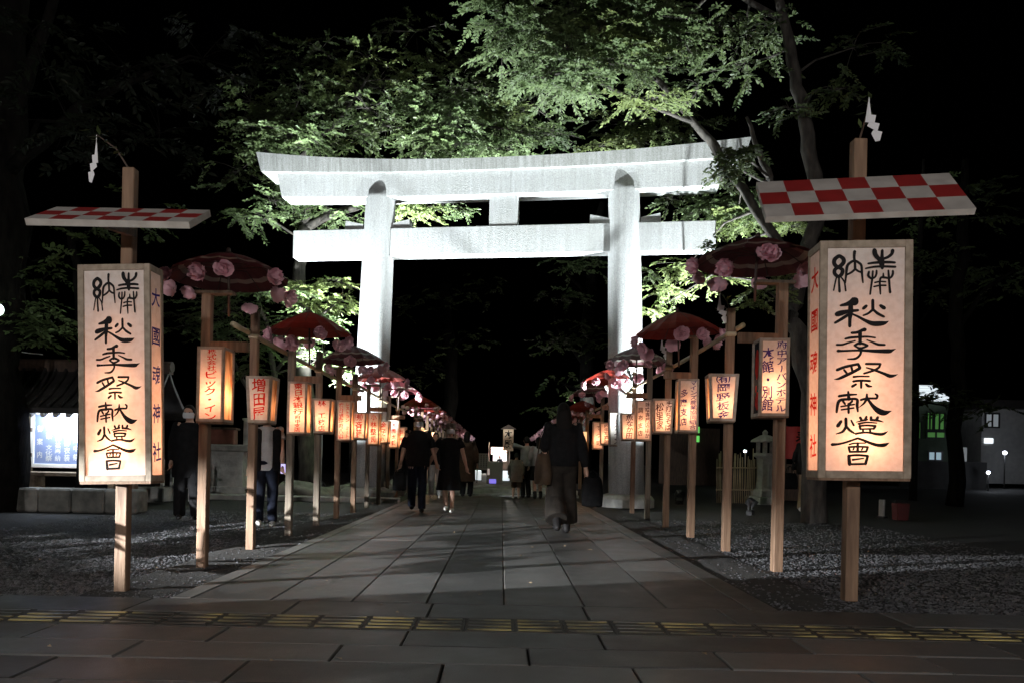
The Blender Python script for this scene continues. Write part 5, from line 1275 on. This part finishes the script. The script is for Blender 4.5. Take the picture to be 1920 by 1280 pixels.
lo = bpy.data.objects.new('tube_lamp_light', l); lo.location = (0, -.36, 1.735); lo.rotation_euler = (R(28), 0, 0); link(lo, t)
b = BM(); box(b, (0, -.2, .62), (1.9, .42, .07), bev=.01); box(b, (-.7, -.2, .30), (.1, .3, .58)); box(b, (.7, -.2, .30), (.1, .3, .58)); fin('bench', b, M['frame'], t)
# low stone wall in front of the pavilion
b = BM()
xw = P(-40, 930, 12.6).x
for k in range(5): box(b, (xw + .28 + k*.56, 12.6, .17), (.545, .42, .40), bev=.03)
tag(fin('stone_wall', b, M['stone']), 'low weathered stone wall in front of the notice pavilion', 'wall')
b = BM(); box(b, (P(280, 915, 15).x, 15, .16), (.75, .4, .30), bev=.02); tag(fin('stone_block', b, M['stone_pale']), 'low pale stone block just right of the left sign lantern', 'stone')
t = empty('wooden_fence', (P(42, 900, 13.2).x, 13.2, -.03), 0, 'short wooden rail fence at the left of the notice board', 'fence')
for x in (0, -.75):
    b = BM(); box(b, (x, 0, .75), (.10, .10, 1.5), bev=.01); fin('fence_post', b, M['frame'], t)
for z in (.55, .95, 1.4):
    b = BM(); box(b, (-.4, 0, z), (1.1, .05, .07), bev=.006); fin('fence_rail', b, M['wood_dark'], t)
t = empty('white_fence', (P(322, 905, 16).x, 16, -.03), 0, 'white low fence seen between the left sign and the first post', 'fence')
for k in range(4):
    b = BM(); box(b, (-.2 + k*.2, 0, .45), (.07, .06, .9), bev=.01); fin('fence_post', b, M['white'], t)
for z in (.3, .62):
    b = BM(); box(b, (.1, .0, z), (.9, .04, .06)); fin('fence_rail', b, M['plaster'], t)
b = BM(); q0, q1 = P(-60, 612, 12.4), P(80, 664, 13.4)
tube(b, [q0.lerp(q1, i/10) + Vector((0, 0, -.12*sin(pi*i/10))) for i in range(11)], .009, 5); tag(fin('cable', b, M['white']), 'pale overhead cable slanting down to the pavilion roof', 'cable')
p = P(-6, 577, 11.5)
t = empty('globe_lamp', (p.x, p.y, -.03), 0, 'lit globe lamp at the left edge of the picture', 'lamp')
b = BM(); tube(b, [(0, 0, 0), (0, 0, .4), (0, 0, p.z - .1)], [.08, .05, .04], 10); fin('pole', b, M['iron'], t, True)
b = BM(); ball(b, (0, 0, p.z), .10, 16, 12); fin('globe', b, emit('lamp_globe', (.85, 1, .93), 2.2), t, True)
lamp('globe_light', 'POINT', (.0, -.25, p.z + .05), 14, (.8, 1, .85), .1, t)
# stone pedestal, offering box and post
pp = ground_at(430, 930, -.03)
t = empty('stone_pedestal', pp, R(8), 'big weathered stone pedestal behind the left posts', 'pedestal')
b = BM(); loft(b, [(0, 0, 0, .70, .62), (0, 0, .25, .70, .62), (0, 0, .26, .62, .55), (0, 0, .55, .58, .52), (0, 0, 1.0, .60, .54), (0, 0, 1.10, .62, .56)], 4, True)
for v in b.verts: v.co = Matrix.Rotation(R(45), 3, 'Z') @ v.co
fin('pedestal_body', b, M['stone_pale'], t)
b = BM(); box(b, (0, 0, 1.19), (1.15, 1.0, .17), bev=.03); fin('pedestal_cap', b, M['stone'], t)
M['rust'] = mat('rust_brown_wood', (.14, .045, .03), (.24, .09, .06), 5, .7, .2)
t = empty('offering_box', pp + Vector((-.16, 0, 1.275)), R(8), 'reddish brown box standing on the stone pedestal', 'box')
b = BM(); box(b, (0, 0, .18), (.56, .45, .36), bev=.015); fin('box_body', b, M['rust'], t); b = BM(); box(b, (0, 0, .385), (.66, .53, .05), bev=.01); fin('lid', b, M['wood_dark'], t)
b = BM(); box(b, (0, 0, .30), (.13, .13, .60), bev=.015); box(b, (0, 0, .63), (.19, .19, .06), bev=.02)
tag(fin('stone_post', b, M['stone_pale'], None, False, pp + Vector((.36, .1, 1.275))), 'small pale stone post at the right of the reddish box', 'post')
def rock(px, py, d, s, label, seed):
    p = ground_at(px, py, 0); r = random.Random(seed)
    b = BM(); bmesh.ops.create_icosphere(b, subdivisions=3, radius=1)
    ph = [r.uniform(0, 6) for _ in range(6)]
    for v in b.verts:
        c = v.co; k = 1 + .18*sin(c.x*3+ph[0])*cos(c.y*2.6+ph[1]) + .12*sin(c.z*5+ph[2]+c.x*3) + .06*sin(c.y*9+ph[3])
        v.co = Vector((c.x*s[0]*k, c.y*s[1]*k, max(c.z*s[2]*k, -.25)))
    o = fin('garden_rock', b, M['stone'], None, True, p); return tag(o, label, 'rock', 'garden rocks behind the left row')
rock(560, 932, 19, (.75, .5, .38), 'flat dark garden rock behind the third left post', 1)
rock(620, 930, 19, (.55, .45, .30), 'low ragged garden rock between the fourth and fifth left posts', 2)
rock(690, 931, 19, (.62, .5, .46), 'rounded tall garden rock at the foot of the left gate pillar', 3)
rock(735, 928, 19, (.4, .4, .34), 'small garden rock right of the left gate pillar', 4)
rock(505, 931, 19, (.4, .4, .3), 'small garden rock near the stone pedestal', 5)
b = BM(); q = ground_at(610, 937); box(b, (q.x - .6, q.y, .03), (4.6, .35, .12), bev=.02); tag(fin('kerb', b, M['stone_pale']), kind='structure')
q = ground_at(601, 930); t = empty('white_pole', q, 0, 'thin white pole with a round cap between the left posts', 'pole')
b = BM(); tube(b, [(0, 0, 0), (0, 0, 1.62)], .022, 8); fin('pipe', b, M['plaster'], t, True); b = BM(); tube(b, [(0, 0, 1.58), (0, 0, 1.66)], [.06, .04], 10); fin('cap', b, M['white'], t)

# ------------------------------------------------------------------ background on the right
q = ground_at(1432, 944, -.03)
t = empty('stone_lantern', q, R(14), 'pale stepped stone lantern beside the first right post', 'stone lantern')
b = BM(); box(b, (0, 0, .10), (.72, .72, .22), bev=.03); box(b, (0, 0, .30), (.54, .54, .20), bev=.03); fin('base', b, M['stone_pale'], t)
b = BM(); loft(b, [(0, 0, .39, .23, .23), (0, 0, .8, .20, .20), (0, 0, 1.22, .22, .22)], 8); fin('shaft', b, M['stone_pale'], t)
b = BM(); loft(b, [(0, 0, 1.22, .22, .22), (0, 0, 1.30, .33, .33), (0, 0, 1.37, .33, .33)], 6); fin('platform', b, M['stone_pale'], t)
b = BM(); 
for k in range(6):
    a = pi/3*k; box(b, (.2*cos(a), .2*sin(a), 1.52), (.07, .07, .30))
fin('fire_box', b, M['stone_pale'], t)
b = BM(); loft(b, [(0, 0, 1.67, .42, .42), (0, 0, 1.72, .40, .40), (0, 0, 1.84, .16, .16), (0, 0, 1.86, .07, .07), (0, 0, 1.94, .08, .08), (0, 0, 2.0, .02, .02)], 6); fin('roof_cap', b, M['stone_pale'], t)
q = ground_at(1395, 944, -.03)
t = empty('bamboo_fence', q + Vector((0, .3, 0)), R(-6), 'rough bamboo stake fence beyond the right posts', 'fence')
b = BM()
for k in range(26):
    x = -.62 + k*.052; h_ = rnd.uniform(1.05, 1.5); tube(b, [(x, rnd.uniform(-.02, .02), 0), (x + rnd.uniform(-.03, .03), 0, h_)], [.016, .013], 6)
fin('canes', b, M['bamboo'], t, True)
for z in (.35, .95):
    b = BM(); tube(b, [(-.66, -.03, z), (.72, -.03, z + .03)], .018, 6); fin('fence_rail', b, M['bamboo'], t, True)
q = ground_at(1500, 938, -.03)
t = empty('festival_stand', q, R(-4), 'dark stand with a red banner behind the right row', 'stand')
b = BM(); box(b, (0, .2, .55), (1.1, .7, 1.1), bev=.02); fin('counter', b, M['wood_dark'], t)
for x in (-.5, .5):
    b = BM(); box(b, (x, -.12, 1.1), (.07, .07, 2.3)); fin('stand_pole', b, M['wood_dark'], t)
b = BM(); n = 14
vs = [[b.verts.new((-.52 + 1.04*i/n, -.17 + .02*sin(i*1.3), z)) for i in range(n+1)] for z in (2.22, 1.72, 1.25)]
for j in range(2):
    for i in range(n): b.faces.new((vs[j][i], vs[j+1][i], vs[j+1][i+1], vs[j][i+1]))
bn = fin('banner', b, M['red'], t, True)
V, Fc = [], []; brush_column(V, Fc, '奉', 0, 2.12, 1.62, .5, -.205, .5); np_obj('banner_writing', V, Fc, M['ink'], bn)
q = ground_at(1688, 974, -.03)
t = empty('red_bucket', q, 0, 'red box shaped fire bucket on the dark gravel right of the sign post', 'bucket')
b = BM(); box(b, (0, 0, .17), (.26, .24, .34), bev=.015, taper=.88); fin('bucket_body', b, mat('dark_red', (.06, .008, .009), (.10, .012, .012), 6, .7), t); b = BM(); tube(b, [(-.12, 0, .34), (-.1, 0, .42), (.1, 0, .42), (.12, 0, .34)], .008, 6); fin('handle', b, M['iron'], t)  # bucket body in a darker red than the other red parts
q = ground_at(1653, 970, -.03)
t = empty('white_marker', q, R(20), 'narrow white marker board standing left of the red bucket', 'marker')
b = BM(); box(b, (0, 0, .20), (.05, .12, .36), bev=.004); fin('board', b, M['plaster'], t); b = BM(); box(b, (0, 0, .02), (.12, .2, .04)); fin('foot', b, M['iron'], t)

HD = 44.0
def house_box(b, px0, py0, px1, py1, d, depth):
    a, c = P(px0, py1, d), P(px1, py0, d)
    box(b, ((a.x+c.x)/2, d + depth/2, (max(a.z, 0) + c.z)/2), (c.x - a.x, depth, c.z - max(a.z, -.03)))
def win(parent, px0, py0, px1, py1, d, m, frame=True):
    a, c = P(px0, py1, d), P(px1, py0, d)
    b = BM(); box(b, ((a.x+c.x)/2, d - .04, (a.z+c.z)/2), (c.x-a.x, .06, c.z-a.z)); o = fin('window', b, m, parent)
    if frame:
        b = BM(); w_, h_ = c.x-a.x, c.z-a.z
        for x in (a.x, c.x, (a.x+c.x)/2): box(b, (x, d - .08, (a.z+c.z)/2), (.09, .06, h_ + .09))
        for z in (a.z, c.z): box(b, ((a.x+c.x)/2, d - .075, z), (w_, .05, .09))
        fin('window_frame', b, M['iron'], o)
    return o
green = emit('green_lit_window', (.14, .42, .10), .22); dimw = emit('dim_lit_window', (.55, .6, .62), .20); bright = emit('bright_window', (.9, .97, 1), 1.5)
t = empty('lit_house', (0, 0, 0), 0, 'house with green lit windows and a brightly lit slatted roof canopy', 'house')
b = BM(); house_box(b, 1690, 752, 1786, 905, HD, 7); fin('wall', b, mat('dark_wall', (.03, .045, .028), (.05, .07, .045), 3, .9), t)
for k in range(6):
    a, c = P(1700, 748 - k*6.2, HD - .5), P(1782, 744 - k*6.2, HD - .5)
    b = BM(); box(b, ((a.x+c.x)/2, HD - .6 + k*.35, a.z), (c.x-a.x, .25, .10), rx=R(20)); fin('roof_slat', b, emit('lit_slat_%d' % k, (.86, .95, 1), .75), t)  # slats emit, standing in for lamp light falling on them
win(t, 1736, 772, 1748, 805, HD, green); win(t, 1750, 774, 1770, 805, HD, green); win(t, 1736, 809, 1771, 820, HD, green); win(t, 1712, 790, 1726, 822, HD, emit('pale_green_window', (.08, .22, .06), .2)); win(t, 1739, 846, 1765, 862, HD, emit('door_light', (.5, .7, .8), .4))
t = empty('grey_house', (0, 0, 0), 0, 'grey house with a small lit window at the right edge', 'house')
b = BM(); house_box(b, 1838, 764, 1990, 905, HD + 1, 8); fin('wall', b, M['plaster'], t)
b = BM(); a, c = P(1834, 764, HD + .6), P(1994, 752, HD + .6); box(b, ((a.x+c.x)/2, HD + 4.8, (a.z+c.z)/2), (c.x-a.x, 9, c.z-a.z)); fin('roof', b, M['tile'], t)
win(t, 1845, 821, 1861, 830, HD + 1, bright, False); win(t, 1846, 775, 1872, 800, HD + 1, dimw); win(t, 1800, 838, 1812, 864, HD + 1, dimw, False)
b = BM(); a, c = P(1690, 890, 38), P(1852, 866, 38); box(b, ((a.x+c.x)/2, 38.2, c.z/2), (c.x-a.x, .3, c.z)); tag(fin('boundary_wall', b, mat('dark_block', (.02, .02, .02), (.035, .035, .035), 3, .9)), 'dark low boundary wall before the lit house', 'wall')
def bright_lamp(px, py, d, r, e, label, watts, c=(.82, .88, 1)):
    p = P(px, py, d); t = empty('yard_lamp', (p.x, p.y, -.03), 0, label, 'lamp')
    b = BM(); tube(b, [(0, 0, 0), (0, 0, p.z - r*.5)], .035, 8); fin('pole', b, M['iron'], t)
    b = BM(); ball(b, (0, 0, p.z + .03), r, 14, 10); fin('lamp_globe', b, emit('yard_globe', c, e), t, True)
    if watts: lamp('yard_light', 'POINT', (0, -.35, p.z), watts, c, .1, t)
bright_lamp(1884, 848, 42, .11, 9, 'brightest yard lamp before the grey house at the right edge', 60)
bright_lamp(1814, 881, 40, .08, 3, 'left one of the two small bluish lamps low by the wall', 0, (.6, .75, 1)); bright_lamp(1829, 881, 40, .08, 3, 'right one of the two small bluish lamps low by the wall', 0, (.6, .75, 1))
bright_lamp(1853, 885, 37, .085, 8, 'low white lamp near the ground left of the bright yard lamp', 20)
bright_lamp(1397, 845, 30, .07, 3, 'small blue white lamp above the bamboo fence', 8)
q = P(1306, 812, 36)
t = empty('green_window_shed', (q.x, 36, -.03), 0, 'shed with two bright green windows seen below the second right lantern', 'shed')
b = BM(); box(b, (0, 1.5, 1.4), (2.4, 2.6, 2.8)); fin('wall', b, M['wood_dark'], t)
for z0 in (q.z + .02, q.z - .42):
    b = BM(); box(b, (0, .17, z0 + .2), (.36, .06, .30)); fin('window', b, emit('green_pane', (.18, .85, .16), .8), t)

# ------------------------------------------------------------------ far end of the path
q = P(936, 845, 42)
t = empty('festival_stall', (q.x, 42, .22), 0, 'brightly lit stall with a red patterned white awning at the far end of the path', 'stall')
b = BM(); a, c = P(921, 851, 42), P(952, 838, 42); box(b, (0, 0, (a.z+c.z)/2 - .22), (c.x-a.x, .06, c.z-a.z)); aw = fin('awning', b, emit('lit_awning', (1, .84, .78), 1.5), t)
b = BM()
for k in range(5):
    for j in range(2):
        r = .075; cx, cz = -.38 + k*.19, (a.z+c.z)/2 - .22 + (.09 if j else -.09)
        vs = [b.verts.new((cx + r*cos(2*pi*i/12), -.034, cz + r*sin(2*pi*i/12))) for i in range(12)]; b.faces.new(vs)
fin('awning_pattern', b, emit('awning_red', (.8, .12, .08), .7), aw)
b = BM(); box(b, (.1, .8, .98), (.9, .05, .50)); fin('back_panel', b, emit('stall_glow', (1, .93, .88), 1.3), t)  # glowing panel stands in for the lit stall interior
for x in (-.58, .58):
    b = BM(); box(b, (x, .1, .9), (.06, .06, 1.8)); fin('stall_pole', b, M['wood_dark'], t)
b = BM(); box(b, (0, .3, .35), (1.15, .6, .7), bev=.01); fin('counter', b, M['wood_dark'], t)
lamp('stall_lamp', 'POINT', (0, -.5, 1.5), 260, (1, .92, .85), .1, t)
q = P(904, 880, 25)
t = empty('notice_stand', (q.x, 25, .22), 0, 'grey notice board on two legs far up the path', 'notice board')
b = BM(); box(b, (0, 0, .72), (.42, .03, .56), bev=.004); nb = fin('board', b, M['plaster'], t)
V, Fc = [], []
for k in range(4): brush_column(V, Fc, '参拝順路御案内', .14 - k*.09, .96, .5, .055, -.018, .3)
np_obj('notice_writing', V, Fc, M['iron'], nb)
for x in (-.17, .17):
    b = BM(); box(b, (x, .02, .22), (.035, .035, .44)); fin('leg', b, M['iron'], t)
q = P(927, 920, 24)
t = empty('clear_box', (q.x, 24, .22), 0, 'waist high clear box with a violet glow at its foot', 'box')
gm = mat('acrylic', (.30, .29, .27), rough=.12, spec=.8)
b = BM(); box(b, (0, 0, .37), (.52, .4, .72), bev=.01); fin('box_body', b, gm, t)
b = BM(); box(b, (-.06, -.204, .10), (.22, .012, .14), bev=.004); fin('violet_light', b, emit('violet_glow', (.28, .22, .95), .8), t)
b = BM(); box(b, (-.20, -.204, .40), (.07, .01, .20)); fin('pale_patch', b, emit('pale_glow', (.9, .72, .68), .35), t)  # pale patch on the box front that glows by emission
q = P(953, 824, 30)
t = empty('tower_sign', (q.x, 30, .22), 0, 'dim gabled sign lantern on a post above the far end of the path', 'sign lantern')
b = BM(); box(b, (0, .1, .9), (.10, .10, 1.8)); fin('post', b, M['wood_dark'], t)
z = q.z - .22
b = BM(); box(b, (0, 0, z), (.42, .22, .88), bev=.01); sb = fin('sign_body', b, emit('dim_paper', (.60, .42, .28), .10), t)
V, Fc = [], []; brush_column(V, Fc, '本殿', 0, z + .40, z - .36, .32, -.115, .4); np_obj('sign_writing', V, Fc, M['ink'], sb)
b = BM(); prism(b, [(-.32, z + .44), (.32, z + .44), (0, z + .62)], -.2, .2); bmesh.ops.recalc_face_normals(b, faces=b.faces); fin('gable_roof', b, M['wood_dark'], t)
for px, d, w_, lab in ((891, 27, .42, 'left white low barrier panel at the far end of the path'), (948, 27, .26, 'right white low barrier panel at the far end of the path')):
    q = P(px, 914, d); t = empty('barrier', (q.x, d, .22), 0, lab, 'barrier', 'white barriers at the far end')
    b = BM(); box(b, (0, 0, .22), (w_, .03, .36), bev=.004); fin('panel', b, emit('lit_panel', (.85, .93, .95), .8), t)  # barrier panel glows by emission in place of light on it
    b = BM(); box(b, (0, 0, .02), (w_ + .06, .2, .04)); fin('foot', b, M['iron'], t)
